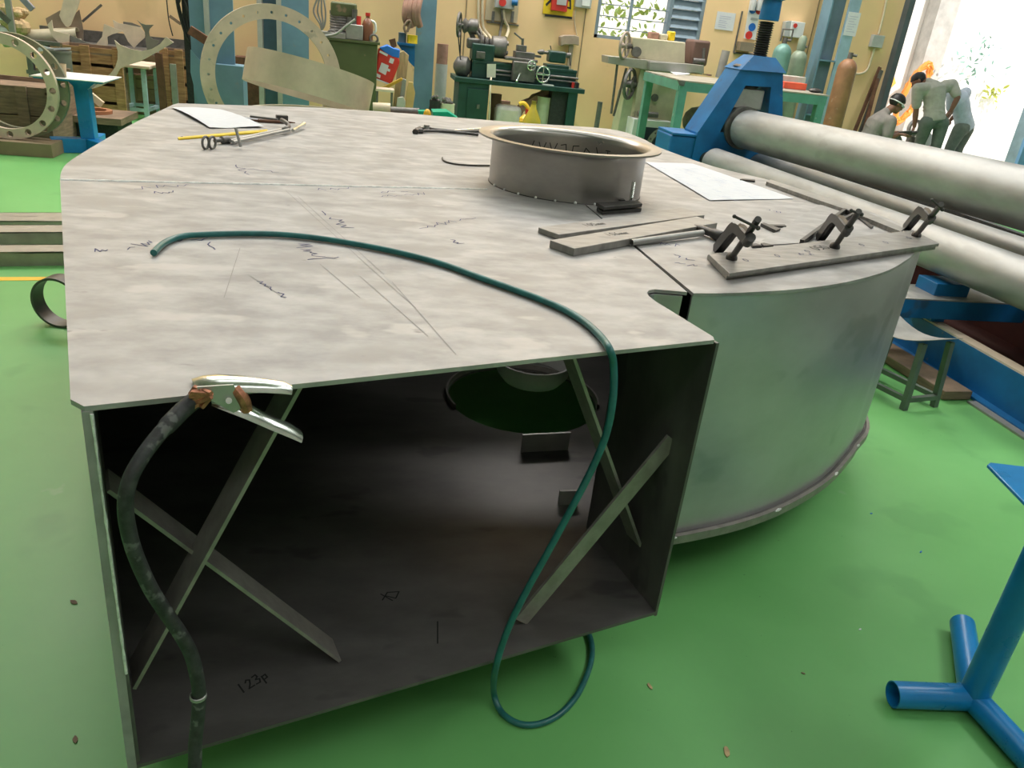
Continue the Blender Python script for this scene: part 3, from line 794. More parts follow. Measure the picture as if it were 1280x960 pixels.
screw_clamp((914, 323), (896, 313), (920, 283), (936, 300), (947, 275), (918, 270.5), (947.5, 285), 'black screw clamp at the near left end of the long bar')
screw_clamp((1043, 309), (1024, 299), (1044, 271), (1059, 288), (1073, 265), (1064, 263), (1077, 268), 'black screw clamp standing midway along the long bar')
screw_clamp((1145, 294.5), (1132, 286), (1152, 262), (1163, 274), (1176, 256), (1165, 250), (1178, 262), 'black screw clamp at the far right end of the long bar')

# drawing and sheet


def sheet(pxpoly, z, lift, name, label, cat, seed, n=10):
    P = [PZ(x, y, z) for x, y in pxpoly]       # quad: a b c d
    m = MB(); m.smooth = 80; vs = []; r_ = random.Random(seed); ph = r_.uniform(0, 6)
    for i in range(n + 1):
        for j in range(n + 1):
            u, v = i / n, j / n
            p = (P[0] * (1 - u) + P[1] * u) * (1 - v) + (P[3] * (1 - u) + P[2] * u) * v
            vs.append(p + V(0, 0, .002 + lift * (abs(math.sin(u * 2.6 + ph + v * 1.7)) * .5 + (v * (1 - v) * 2 * (1 if j % 2 else .8)))))
    fs = [(i * (n + 1) + j, (i + 1) * (n + 1) + j, (i + 1) * (n + 1) + j + 1, i * (n + 1) + j + 1) for i in range(n) for j in range(n)]
    k = len(vs); m.add(vs + [v - V(0, 0, .0006) for v in vs], fs + [tuple(k + q for q in f[::-1]) for f in fs])
    return single(name, m, paperm, label, cat)


dr = sheet([(806, 203), (866, 205.5), (992, 249), (887, 251.5)], T, .004, 'drawing_sheet', 'large white engineering drawing spread beside the round collar', 'paper', 2)
mb = MB(); mb.smooth = 0; r = random.Random(9)
for i in range(46):
    u, v = r.uniform(.06, .9), r.uniform(.06, .92); q = [(806, 203), (866, 205.5), (992, 249), (887, 251.5)]
    x = (q[0][0] * (1 - u) + q[1][0] * u) * (1 - v) + (q[3][0] * (1 - u) + q[2][0] * u) * v; y = (q[0][1] * (1 - u) + q[1][1] * u) * (1 - v) + (q[3][1] * (1 - u) + q[2][1] * u) * v
    L = r.uniform(4, 16); a = PZ(x, y, T + .0095); b = PZ(x + L, y + L * (.36 if r.random() < .5 else .05), T + .0095); ribbon(mb, [a, b], .0024, ZN)
part('drawn_line', mb, mat('faint_print', (0.42, 0.46, 0.60), 0.8, 0, 0.05), dr)
sheet([(214.5, 135.5), (275, 137), (330, 160), (262, 161)], T, .012, 'paper_sheet', 'white curling paper sheet at the far left corner of the casing', 'paper', 5)
mb = MB(); mb.prism(pz([(222, 171.3), (334, 161.5), (335, 164), (223, 173.2)], T + .006), (0, 0, -.005)); st = single('marking_stick', mb, yellowm, 'thin yellow stick with dark tip in front of the white sheet', 'stick')
mb = MB(); a = PZ(222.5, 172.3, T + .0035); b = PZ(228, 171.8, T + .0035); mb.tube([a, b], [.001, .0045], 8); part('tip', mb, darkm, st)
# cutting torch
zt2 = T + .014
tc = thing('cutting_torch', 'gas cutting torch with twin tubes and two round ring fittings', 'torch', PZ(300, 172, T))
for dx in (0, 3.2):
    mb = MB(); a = PZ(288 + dx, 176 + dx * .55, zt2); b = PZ(358 + dx, 160.5 + dx * .55, zt2 + .004); mb.cyl(a, b, .0065, 10); part('gas_tube', mb, greym, tc)
mb = MB(); a = PZ(268, 176, zt2); b = PZ(294, 173.5, zt2); mb.tube([a, a.lerp(b, .3), a.lerp(b, .35), a.lerp(b, .7), a.lerp(b, .75), b], [.007, .008, .014, .014, .009, .009], 10); part('valve_body', mb, castm, tc)
for x in (257, 265.5):
    c = PZ(x, 178.5, T + .022); rp = [c + V(.35, .93, 0).normalized() * math.cos(a) * .021 + V(0, 0, math.sin(a) * .021) for a in np.linspace(0, 2 * math.pi, 21)[:-1]]
    mb = MB(); mb.tube(rp, .0045, 8, closed=True); part('ring_fitting', mb, castm, tc)
mb = MB(); a = PZ(301, 183.5, T + .006); a0 = PY(294.5, 159.5, a.y + .004); mb.tube([a, a0], .0055, 8); part('cross_lever', mb, greym, tc)
mb = MB(); a = PZ(352, 163, zt2); q = [a, PZ(358, 160, zt2 + .01), PZ(361, 158, T + .02), PZ(358, 153.5, T + .03), PZ(352, 150, T + .03)]; mb.tube(crom(q, 4), .009, 10); part('torch_neck', mb, castm, tc)
mb = MB(); a = PZ(366, 163, T + .012); b = PZ(380, 155, T + .02); mb.tube([a, a.lerp(b, .8), b], [.007, .0075, .010], 10); part('nozzle', mb, chromem, tc)
hm2 = thing('chipping_hammer', 'small chipping hammer lying behind the cutting torch', 'hammer', PZ(345, 151, T))
mb = MB(); mb.cyl(PZ(313, 145.5, T + .012), PZ(347, 149.5, T + .014), .0055, 8); part('handle', mb, castm, hm2)
mb = MB(); c = PZ(352, 147.5, T + .016); mb.bar(c - U * .025, c + U * .028, .026, .026); part('head', mb, darkm, hm2, .003)
mb = MB(); a = PZ(306, 150, T + .007); b = PZ(369, 153.5, T + .007); mb.tube([a, a.lerp(b, .25), a.lerp(b, .26), a.lerp(b, .8), b], [.004, .005, .0075, .0065, .002], 8); single('steel_punch', mb, rustm, 'brown pointed steel rod lying between sheet and torch', 'punch')
mb = MB(); a = PZ(308, 148, T + .0075); b = PZ(325, 151, T + .0075); mb.cyl(a, b, .0065, 8); single('chalk_stick', mb, paperm, 'short white chalk stick near the brown pointed rod', 'chalk')
# tongs
tg = thing('tongs', 'dark long handled tongs lying left of the round collar', 'tongs', PZ(560, 164, T))
for (pts) in (((519, 163.5), (527, 164), (533, 163.5), (560, 164.5), (598, 168.5)), ((519, 165), (525, 161.5), (534, 160), (545, 162), (575, 164.5), (607, 164))):
    mb = MB(); q = crom([PZ(x, y, T + .01) for x, y in pts], 4); mb.tube(q, [.014 if i < 5 else .0075 for i in range(len(q))], 8); part('arm', mb, darkm, tg)
mb = MB(); c = PZ(533, 163, T + .004); mb.cyl(c, c + V(0, 0, .026), .014, 12); part('rivet', mb, greym, tg)
mb = MB(); mb.cyl(PZ(560, 164, T + .0065), PZ(606, 161, T + .0065), .006, 8); single('bright_rod', mb, chromem, 'thin bright steel rod lying across the tongs', 'rod')
mb = MB(); q = crom(pz([(553, 197), (555, 201), (566, 204.5), (585, 206.5), (612, 207)], T + .004), 5); mb.tube(q, .0035, 6); single('bent_wire', mb, darkm, 'thin dark bent wire running to the collar foot', 'wire')
# offcuts on the drum top
mb = MB(); mb.prism(pz([(942, 307), (1025, 255.5), (1056, 262.5), (1001, 303.5)], T + .0035), (0, 0, -.003)); single('sheet_offcut', mb, plate, 'thin tapered pale sheet offcut behind the clamped bar', 'offcut')
for lab, poly, t in (('dark short bar offcut on the drum top near the leftmost clamp', [(951, 279), (955, 278), (976, 285.5), (970, 288)], .010), ('slim dark offcut lying across the short dark bar', [(960, 280.3), (981, 280.5), (983, 282.5), (963, 282.2)], .006),
                     ('tiny dark offcut at the near tip of the tapered sheet', [(939, 304.5), (945, 304), (953, 306.5), (941, 307)], .008), ('small flat offcut beside the tiny dark offcut', [(951, 304), (955, 303.2), (967, 306.2), (955, 307)], .007),
                     ('small dark bar at the drum edge beyond the drawing', [(925, 224), (928, 223), (944, 224.3), (944, 225.8)], .008), ('thin dark strip right of the middle clamp', [(1071, 270), (1074, 269), (1092, 283), (1089, 284)], .006)):
    mb = MB(); mb.prism(pz(poly, T + t + .0005), (0, 0, -t)); single('bar_offcut', mb, darkm, lab, 'offcut', 'offcuts on the drum top')
mb = MB(); mb.prism(pz([(958, 227), (963, 224.2), (1060, 255), (1130, 285), (1126, 289.5), (1054, 260.5), (1020, 249)], T + .016), (0, 0, -.015)); single('curved_edge_bar', mb, barm, 'long narrow flat bar lying along the rim of the drum top', 'bar')
ag = thing('angle_iron', 'dark steel angle piece leaning across the tapered sheet', 'angle', PZ(1030, 283, T))
mb = MB(); mb.bar(PZ(1056, 263, T + .012), PZ(1002, 303, T + .012), .012, .016); part('long_leg', mb, darkm, ag)
mb = MB(); mb.bar(PZ(1056, 263, T + .012), PZ(1067, 268, T + .012), .01, .014); part('short_leg', mb, darkm, ag)
mb = MB(); mb.bar(PZ(1067, 268, T + .012), PZ(1052, 276, T + .012), .01, .014); part('return_leg', mb, darkm, ag)
# rag under the drum foot
mb = MB(); q = [PZ(858, 668, .02), PZ(868, 662, .045), PZ(880, 664, .04), PZ(892, 659, .05), PZ(905, 660, .04), PZ(917, 657, .03)]
r = random.Random(2)
for k in range(5): mb.tube([p + V(r.uniform(-.02, .02), r.uniform(-.012, .02), r.uniform(-.015, .012)) for p in q], .009, 6)
single('rag', mb, cordm, 'crumpled purplish rag strands hanging under the drum foot', 'rag')

# ================================================================== NEAR FLOOR THINGS
# tripod stand at right
ts = thing('pipe_stand', 'blue tripod pipe stand in the right foreground', 'stand', PZ(1213, 878, 0))
hb_ = PZ(1216, 872, .034)


def hollow(a, b, r=.032): m = MB(); m.pipe(a, b, r, .003, 28); return m


tipL = PZ(1116, 868, .034)
part('foot_tube', hollow(hb_, tipL), bluestand, ts)
d2 = (PZ(1283, 945, .034) - hb_); d2.z = 0
part('foot_tube', hollow(hb_, hb_ + d2.normalized() * .36), bluestand, ts)
d3 = PZ(1207, 808, .034) - hb_; d3.z = 0
part('foot_tube', hollow(hb_ + d3.normalized() * .02, hb_ + d3.normalized() * .30), bluestand, ts)
mb = MB(); mb.cyl(hb_ + V(0, 0, -.02), hb_ + V(0, 0, .60), .034, 28); part('post', mb, bluestand, ts)
mb = MB(); q = [hb_ + V(math.cos(a) * .037, math.sin(a) * .037, .012 + .01 * math.sin(3 * a)) for a in np.linspace(0, 2 * math.pi, 31)[:-1]]; mb.tube(q, .006, 6, closed=True); part('weld_bead', mb, bluestand, ts)
c0 = PZ(1231, 577, .64); e1 = (PZ(1284, 631, .64) - c0).normalized(); mb = MB()
e2 = V(-e1.y, e1.x, 0); e2 = e2 if e2.x > 0 else -e2
mb.prism([c0 + e1 * .012, c0 + e1 * .34, c0 + e1 * .34 + e2 * .34, c0 + e2 * .34, c0 + e2 * .012], (0, 0, -.008)); part('head_plate', mb, bluestand, ts, .002)
# small stool at right
sl = thing('low_stool', 'low green grey steel stool with sagging bare seat beside the rolling machine', 'stool', PZ(1125, 490, 0))
L1 = PZ(1129, 512, 0); L2 = PZ(1167, 508, 0); L3 = PZ(1094, 472, 0); L4 = L3 + (L1 - L2); L4 = V(L4.x, L4.y, 0)
tz = PY(1156, 432, L1.y).z; stm = mat('stool_grey_green', (0.13, 0.16, 0.13), 0.45, 0.3, 0.15, 9)
cen = (L1 + L2 + L3 + L4) / 4
tops = [(cen + (l - cen) * .88) + V(0, 0, tz) for l in (L1, L2, L3, L4)]
for l, t in zip((L1, L2, L3, L4), tops): mb = MB(); mb.bar(l, t, .026, .026, up=(L2 - L1)); part('leg', mb, stm, sl)
for a, b, h in ((L1, L2, .05), (L2, L3, .05), (L3, L4, .05), (L4, L1, .05)):
    mb = MB(); mb.bar(a + V(0, 0, h), b + V(0, 0, h), .022, .022); part('stretcher', mb, stm, sl)
mb = MB(); mb.smooth = 60; n = 10; vs = []
ex = (tops[1] - tops[0]); ey = (tops[3] - tops[0]) if False else (tops[2] - tops[1]); ex.z = ey.z = 0
for i in range(n + 1):
    for j in range(n + 1):
        u, v = -.12 + 1.24 * i / n, -.12 + 1.24 * j / n
        vs.append(tops[0] + ex * u + ey * v + V(0, 0, .012 - .05 * math.sin(math.pi * min(max(j / n, 0), 1)) * (1 if True else 0) + .02))
fs = [(i * (n + 1) + j, (i + 1) * (n + 1) + j, (i + 1) * (n + 1) + j + 1, i * (n + 1) + j + 1) for i in range(n) for j in range(n)]; k = len(vs)
edge = [i * (n + 1) for i in range(n + 1)] + [n * (n + 1) + j for j in range(1, n + 1)] + [i * (n + 1) + n for i in range(n - 1, -1, -1)] + [j for j in range(n - 1, 0, -1)]
mb.add(vs + [v - V(0, 0, .003) for v in vs], fs + [tuple(k + q for q in f[::-1]) for f in fs] + [(edge[i - 1], edge[i], k + edge[i], k + edge[i - 1]) for i in range(len(edge))]); part('seat', mb, greym, sl)
# channels at left, on the floor
y0 = 0
for lab, (pl, pr), zt_, w_ in (('steel channel nearest the camera in the row on the left floor', ((0, 333), (80, 332)), .075, .14), ('wide brown steel channel second from the camera', ((0, 313), (80, 312)), .10, .16), ('narrow steel flat behind the wide brown channel', ((0, 289), (80, 288.5)), .06, .12), ('farthest pale steel flat in the left floor row', ((0, 281), (80, 280.5)), .05, .10)):
    a = PZ(*pl, 0); b = PZ(*pr, 0); d = (b - a).normalized(); a = a - d * .5; b = b + d * .55
    nrm_ = V(-d.y, d.x, 0); mb = MB(); t_ = .008
    mb.bar(a + nrm_ * t_ / 2 + V(0, 0, zt_ / 2), b + nrm_ * t_ / 2 + V(0, 0, zt_ / 2), t_, zt_)
    mb.bar(a + nrm_ * w_ / 2 + V(0, 0, zt_ - .004), b + nrm_ * w_ / 2 + V(0, 0, zt_ - .004), w_, .008)
    mb.bar(a + nrm_ * (w_ - t_ / 2) + V(0, 0, zt_ / 2), b + nrm_ * (w_ - t_ / 2) + V(0, 0, zt_ / 2), t_, zt_)
    single('steel_channel', mb, mat('channel_steel' + lab[:4], (0.36, 0.33, 0.28), 0.5, 0.4, 0.15, 8), lab, 'channel', 'steel channels on the left floor')
# pipe ring
c = PZ(72, 412, 0); ax = V(.25, .97, 0).normalized(); mb = MB()
rr_ = .113; mb.pipe(c + V(0.0, 0.02, rr_) - ax * .0, c + V(0, .02, rr_) + ax * .075, rr_, .010, 48); single('pipe_ring', mb, mat('dark_pipe', (.10, .095, .09), .45, .6, .15, 10), 'short dark pipe ring standing on the floor left of the casing', 'pipe ring')
# floor litter
r = random.Random(11)
for lab, (px, py), s, m in (('pale dry leaf scrap on the floor near the pipe stand', (908, 940), .022, woodl), ('small dry leaf on the floor below the hose loop end', (812, 858), .016, woodl), ('brown leaf sliver left of the casing at mid height', (92, 753), .018, woodg), ('thin dry twig on the floor at the lower left', (94, 925), .016, woodg), ('white round paper crumb on the floor right of the drum', (1075, 787), .008, paperm), ('blue paint chip on the floor near the drum', (1089, 642), .008, bluep), ('blue paint chip midway between drum and pipe stand', (1151, 690), .010, bluep), ('brown crumb right of the casing mouth', (1004, 842), .008, woodg)):
    c = PZ(px, py, .0008); s *= .65; mb = MB(); mb.smooth = 0; n = 9; a0 = r.uniform(0, 3)
    mb.prism([c + V(math.cos(a0), math.sin(a0), 0) * math.cos(t) * s * r.uniform(.8, 1.2) + V(-math.sin(a0), math.cos(a0), 0) * math.sin(t) * s * .45 * r.uniform(.7, 1.2) for t in np.linspace(0, 2 * math.pi, n + 1)[:-1]], (0, 0, .002)); single('floor_scrap', mb, m, lab, 'scrap', 'scraps on the green floor')

# ================================================================== PLATE ROLLING MACHINE
rm = thing('plate_rolling_machine', 'blue plate rolling machine with three long grey steel rolls', 'machine', (3.2, 4.0, 0))


def tangent_roll(x, at, top, bot, yy):   # axis point at given x from upper and lower silhouette pixels
    a1 = PX(*top, x); a2 = PX(*bot, x)
    t1 = math.atan2(H - a1.z, x); t2 = math.atan2(H - a2.z, x); tm = (t1 + t2) / 2
    z = H - math.tan(tm) * x; r = x / math.cos(tm) * math.sin((t2 - t1) / 2)
    return V(x, (a1.y + a2.y) / 2, z), r


def roll(name, x0, x1, top0, bot0, top1, bot1, ext, lab=None):
    a, ra = tangent_roll(x0, 0, top0, bot0, 0); b, rb = tangent_roll(x1, 0, top1, bot1, 0)
    r_ = (ra + rb) / 2; d = (b - a).normalized()
    m = MB(); m.smooth = 30; m.lathe(a, d, [(r_ * .9, 0), (r_, .02), (r_, (b - a).length + ext)], 48)
    o = part(name, m, rollm, rm)
    m = MB(); m.cyl(a - d * .25, a + d * .005, r_ * .55, 24); part('journal', m, darkm, rm)
    return a, b, r_


ta, tb, tr = roll('roll', 3.12, 3.32, (935, 136), (930, 187), (1270, 204), (1278, 290), 1.7)
la, lb_, lr = roll('roll', 2.86, 3.06, (890, 189), (893, 216), (1278, 307), (1275, 400), 1.7)


def under(x, top, r):   # axis of a roll of known radius whose upper silhouette passes a pixel
    p = PX(*top, x); t1 = math.atan2(H - p.z, x); z = p.z
    for _ in range(20):
        dist = math.hypot(x, H - z); z = H - math.tan(t1 + math.asin(r / dist)) * x
    return V(x, p.y, z)


mr = lr * 1.0; ma = under(3.34, (947, 189), mr); mb_ = under(3.55, (1275, 295), mr); d = (mb_ - ma).normalized()
m = MB(); m.smooth = 30; m.lathe(ma, d, [(mr * .9, 0), (mr, .02), (mr, (mb_ - ma).length + 1.7)], 48); part('roll', m, rollm, rm)
m = MB(); m.cyl(ma - d * .25, ma, mr * .55, 24); part('journal', m, darkm, rm)
fy = ta.y + .06


def fp(x, y, o=0.0): return PY(x, y, fy + o)


# end housing
fl = [(926, 87), (978, 91), (982, 140), (988, 205)]
topl = fp(926, 87); topr = fp(979, 91); ch = fp(872, 166); base_l = V(ch.x - .02, fy, 0)
xr = ta.x + .62
outer = [topl, topr, V(topr.x + .10, fy, topr.z - .4), V(xr, fy, .55), V(xr, fy, 0), V(ch.x - .02, fy, 0), ch]
win = [fp(932, 107), fp(964, 109), V(ta.x + .22, fy, ta.z - .05), V(ta.x - .20, fy, ta.z - .05)]
win = [V(p.x, fy, p.z) for p in win]; outer = [V(p.x, fy, p.z) for p in outer]
bm = bmesh.new(); ovs = [bm.verts.new(p) for p in outer]; hvs = [bm.verts.new(p) for p in win]
eds = [bm.edges.new((l[i], l[(i + 1) % len(l)])) for l in (ovs, hvs) for i in range(len(l))]
bmesh.ops.triangle_fill(bm, use_beauty=True, edges=eds); bm.verts.index_update()
vs = [v.co.copy() for v in bm.verts]; fs = [tuple(v.index for v in f.verts) for f in bm.faces]; bm.free(); n = len(vs); no = len(outer); nh = len(win); D_ = V(0, .30, 0)
al = fs + [tuple(i + n for i in f[::-1]) for f in fs] + [(i, (i + 1) % no, n + (i + 1) % no, n + i) for i in range(no)] + [(no + i, no + (i + 1) % nh, n + no + (i + 1) % nh, n + no + i) for i in range(nh)]
mb = MB(); mb.smooth = 0; mb.add(vs + [v + D_ for v in vs], al); part('end_housing', mb, bluem, rm)
# flange edge ribs of the sloping leg and cap
mb = MB(); mb.smooth = 0
ca = [topl + V(-.01, -.02, 0), topr + V(.02, -.02, 0), topr + V(.02, .32, 0), topl + V(-.01, .32, 0)]
t0 = fp(940, 69, .1); t1 = fp(967, 72, .1); zc = t0.z
cb_ = [V(t0.x, fy + .06, zc), V(t1.x, fy + .06, zc), V(t1.x, fy + .26, zc), V(t0.x, fy + .26, zc)]
mb.hexa(ca + cb_); part('housing_cap', mb, bluem, rm)
mb = MB(); ax = V((t0.x + t1.x) / 2, fy + .16, zc); tp_ = fp(962, 24, .16); tp_ = V(ax.x + .01, fy + .16, tp_.z)
L = (tp_.z - zc); q = []; rr = []
for i in range(33): q.append(ax + V(0, 0, L * i / 32 - .02)); rr.append(.064 if i % 2 else .048)
mb.tube(q, rr, 18); part('lifting_screw', mb, darkm, rm)
mb = MB(); mb.lathe(tp_ + V(0, 0, -.01), (0, 0, 1), [(.08, 0), (.082, .02), (.075, .15), (.10, .16), (.105, .22), (.105, .40)], 24); part('screw_nut', mb, bluem, rm)
mb = MB(); mb.bar(tp_ + V(-.14, 0, .20), tp_ + V(.17, 0, .22), .12, .07); part('yoke', mb, bluem, rm)
mb = MB(); bz = ta.z + tr * .9; mb.box((ta.x - .01, fy + .13, bz + .09), (.30, .2, .16)); part('bearing_block', mb, greym, rm, .01)
mb = MB(); 
for i in range(6): mb.lathe((ta.x - .01, fy + .13, bz + .17 + i * .03), (0, 0, 1), [(.10, 0), (.125, .015), (.10, .03)], 18)
part('lower_screw', mb, darkm, rm)
mb = MB(); mb.lathe(ta + V(0, .03, 0), (0, 1, 0), [(tr * 1.12, 0), (tr * 1.12, .1)], 30); part('bearing_ring', mb, castm, rm)
# foot block and chain guard left of housing
a = fp(846, 168, .1); b = fp(876, 172, .1)
mb = MB(); mb.box(((a.x + ch.x) / 2 - .02, fy + .2, a.z / 2), (ch.x - a.x + .12, .36, a.z)); part('gear_box', mb, bluem, rm, .012)
mb = MB(); mb.box(((a.x + ch.x) / 2 - .02, fy + .2, a.z + .012), (ch.x - a.x + .1, .38, .02)); part('gear_box_lid', mb, bluem, rm, .004)
# bed: front wall, ledge, pit, far rail
def xf(y, x0=2.93): return x0 - (y - 2.9) * -.0
yb0, yb1 = .6, fy
mb = MB(); mb.box((2.955, (yb0 + yb1) / 2, .105), (.03, yb1 - yb0, .21)); part('bed_side', mb, bluem, rm)
mb = MB(); mb.box((2.98, (yb0 + yb1) / 2, .214), (.07, yb1 - yb0, .010)); part('bed_ledge', mb, scrapm, rm)
mb = MB(); mb.box((3.30, (yb0 + yb1) / 2, .03), (.66, yb1 - yb0, .05)); part('bed_pan', mb, redpit, rm)
mb = MB(); mb.box((3.645, (yb0 + yb1) / 2, .19), (.03, yb1 - yb0, .36)); part('bed_side', mb, redpit, rm)
for xx, zz_ in ((3.68, .375), (3.80, .40)):
    mb = MB(); mb.box((xx, (yb0 + yb1) / 2, zz_), (.075, yb1 - yb0, .02)); part('rail', mb, greym, rm)
mb = MB(); mb.box((2.92, (yb0 + yb1) / 2, .012), (.06, yb1 - yb0, .012)); part('foot_flange', mb, bluem, rm)
g0 = PX(1200, 272, 3.98).z + .03
mb = MB(); mb.box((4.0, (yb0 + yb1) / 2, g0 / 2), (.05, yb1 - yb0, g0)); part('gap_shade_sheet', mb, darkm, rm)  # added dark sheet standing in for the shade between the rolls
# saddle beam and roll supports
cy = 3.46; xa = 2.42; xb = PY(1231, 373, cy).x; zb_ = PY(1231, 373, cy).z
mb = MB(); mb.box(((xa + 3.45) / 2 - .0, cy + .10, .30), (3.45 - xa, .26, .10)); part('saddle_beam', mb, bluem, rm, .004)
mb = MB(); mb.box(((xa + 3.45) / 2, cy + .10, .3525), (3.45 - xa, .26, .006)); part('saddle_plate', mb, greym, rm)
mb = MB(); mb.box((lb_.x - .035, cy + .12, .385), (.20, .16, .07)); part('roll_support', mb, bluem, rm, .004)
mb = MB(); pl = [V(2.40, cy + .02, .355), V(2.56, cy + .02, .355), V(2.60, cy + .02, .50), V(2.585, cy + .02, .54), V(2.55, cy + .02, .55), V(2.50, cy + .02, .53)]; mb.prism(pl, (0, .03, 0)); part('bracket_plate', mb, bluem, rm)
mb = MB(); mb.box((2.98, cy + .12, .25), (.08, .2, .06)); mb.box((3.645, cy + .12, .32), (.06, .2, .02)); part('saddle_foot', mb, bluem, rm)
# planks and strips at the foot of the bed
a = PZ(1092, 441, .03); mb = MB(); mb.bar((2.80, 2.98, .026), (2.74, 4.2, .026), .16, .045); single('plank', mb, woodg, 'brown weathered plank on the floor against the blue machine bed', 'plank', bevel=.004)
mb = MB(); mb.bar((2.875, 2.2, .006), (2.868, 2.96, .006), .05, .01); single('steel_strip', mb, greym, 'grey steel strip on the floor along the blue bed foot', 'strip')
mb = MB(); mb.bar((3.2, 2.3, .062), (3.35, 3.1, .062), .10, .008); single('steel_strip', mb, scrapd, 'dark steel strip lying in the red machine pit', 'strip')

# ================================================================== BACKGROUND, LEFT HALF


def up_sheet(poly, y, t): m = MB(); m.smooth = 30; m.prism(py_(poly, y), (0, t, 0)); return m


def floor_box(x0, x1, ytop, y, depth, rz=0.0):   # box standing on the floor: pixel x range at its top row
    a = PY(x0, ytop, y); b = PY(x1, ytop, y); return a, b, (a.z + b.z) / 2


# --- large bolted flange on a brown beam
yb = PZ(40, 196, 0).y
bm_t = PY(40, 179, yb).z
a = PY(-45, 187, yb); b = PY(65, 187, yb)
mb = MB(); mb.box(((a.x + b.x) / 2, yb + .14, bm_t / 2), (b.x - a.x, .28, bm_t)); single('beam', mb, brownm, 'brown painted steel beam lying under the bolted flange at far left', 'beam', bevel=.004)
fc = PY(5, 113, yb + .12); fr = (PY(73, 113, yb + .12).x - fc.x)
mb = MB(); mb.flange((fc.x, yb + .12, bm_t + fr + .002), (1, 0, 0), (0, 0, 1), fr * .80, fr, .04, 16, .026, fr * .905)
single('bolted_flange', mb, flangem, 'large bolted steel flange standing on the brown beam at far left', 'flange')
mb = MB(); mb.flange((fc.x + .05, yb + .22, bm_t + fr + .002), (1, 0, 0), (0, 0, 1), fr * .80, fr, .04, 16, .026, fr * .905, .3)
single('bolted_flange', mb, mat('olive_flange', (0.22, 0.22, 0.15), 0.55, 0.3, 0.15, 6), 'darker olive flange leaning right behind the far left bolted flange', 'flange')


def crate(name, label, px0, px1, pyt, y, depth, post, m=wood, boards=4, gap=.15):
    a = PY(px0, pyt, y); b = PY(px1, pyt, y); h = (a.z + b.z) / 2; w = b.x - a.x
    t = thing(name, label, 'crate', ((a.x + b.x) / 2, y + depth / 2, 0))
    bh = h / boards
    for k in range(boards):
        m_ = MB(); m_.box(((a.x + b.x) / 2, y + .012, bh * (k + .5)), (w, .022, bh * (1 - gap))); part('board', m_, m, t)
    for f in post:
        m_ = MB(); m_.box((a.x + w * f, y - .012, h / 2), (max(.09, w * .09), .024, h)); part('post', m_, m, t)
    m_ = MB(); m_.box(((a.x + b.x) / 2, y + depth, h / 2), (w, .022, h)); m_.box((a.x + .012, y + depth / 2, h / 2), (.022, depth, h)); m_.box((b.x - .012, y + depth / 2, h / 2), (.022, depth, h)); m_.box(((a.x + b.x) / 2, y + depth / 2, h * .9), (w * .98, depth, .02))
    part('carcass', m_, woodg, t)
    return t, h


crate('wooden_crate', 'dark weathered wooden crate seen through the far left flange', -60, 58, 105, yb + .55, .7, (.15, .72), woodg, 2, .04)
crate('wooden_crate', 'orange brown wooden crate behind the blue stand', 75, 147, 57, 9.5, .22, (.42, .98), wood, 4, .18)
crate('wooden_crate', 'tall brown crate beside the black cable stand', 202, 244, 62, 10.15, .15, (.06, .5), wood, 4, .2)
crate('wooden_crate', 'low pale wooden crate behind the pale blue stool', 112, 198, 92, 10.2, .12, (.6,), mat('dusty_crate_wood', (0.36, 0.28, 0.16), 0.8, 0, 0.2, 6), 3, .06)
# grey bin and rack
t0 = PY(55, 65, 9.1); t1 = PY(80, 63, 9.1); mb = MB(); r_ = (t1.x - t0.x) * .62; mb.lathe(((t0.x + t1.x) / 2, 9.1 + r_, 0), (0, 0, 1), [(r_ * .85, 0), (r_, t0.z), (r_ * 1.05, t0.z), (r_ * 1.05, t0.z + .02), (r_ * .95, t0.z + .02), (r_ * .95, t0.z - .1), (.001, t0.z - .1)], 28)
single('bin', mb, mat('dark_grey_bin', (.16, .17, .14), .6), 'dark grey round bin between far left flange and orange crate', 'bin')
a = PY(28, 55, 10.35); b = PY(238, 45, 10.35); zt_ = PY(150, 60, 10.45).z
rk = thing('storage_rack', 'dark low steel rack heaped with plate offcuts along the wall', 'rack', ((a.x + b.x) / 2, 10.6, 0))
mb = MB(); mb.box(((a.x + b.x) / 2, 10.65, zt_ - .02), (b.x - a.x, .6, .04)); part('shelf', mb, castm, rk)
mb = MB(); mb.box(((a.x + b.x) / 2, 10.94, (zt_ + PY(150, 42, 10.9).z) / 2), (b.x - a.x, .03, PY(150, 42, 10.9).z - zt_)); part('back_panel', mb, castm, rk)
mb = MB(); mb.box(((a.x + b.x) / 2, 10.65, zt_ * .5), (b.x - a.x, .6, .04)); part('shelf', mb, castm, rk)
for x in (a.x + .05, (a.x + b.x) / 2, b.x - .05):
    for y in (10.38, 10.92): mb = MB(); mb.box((x, y, zt_ / 2), (.06, .06, zt_)); part('leg', mb, castm, rk)
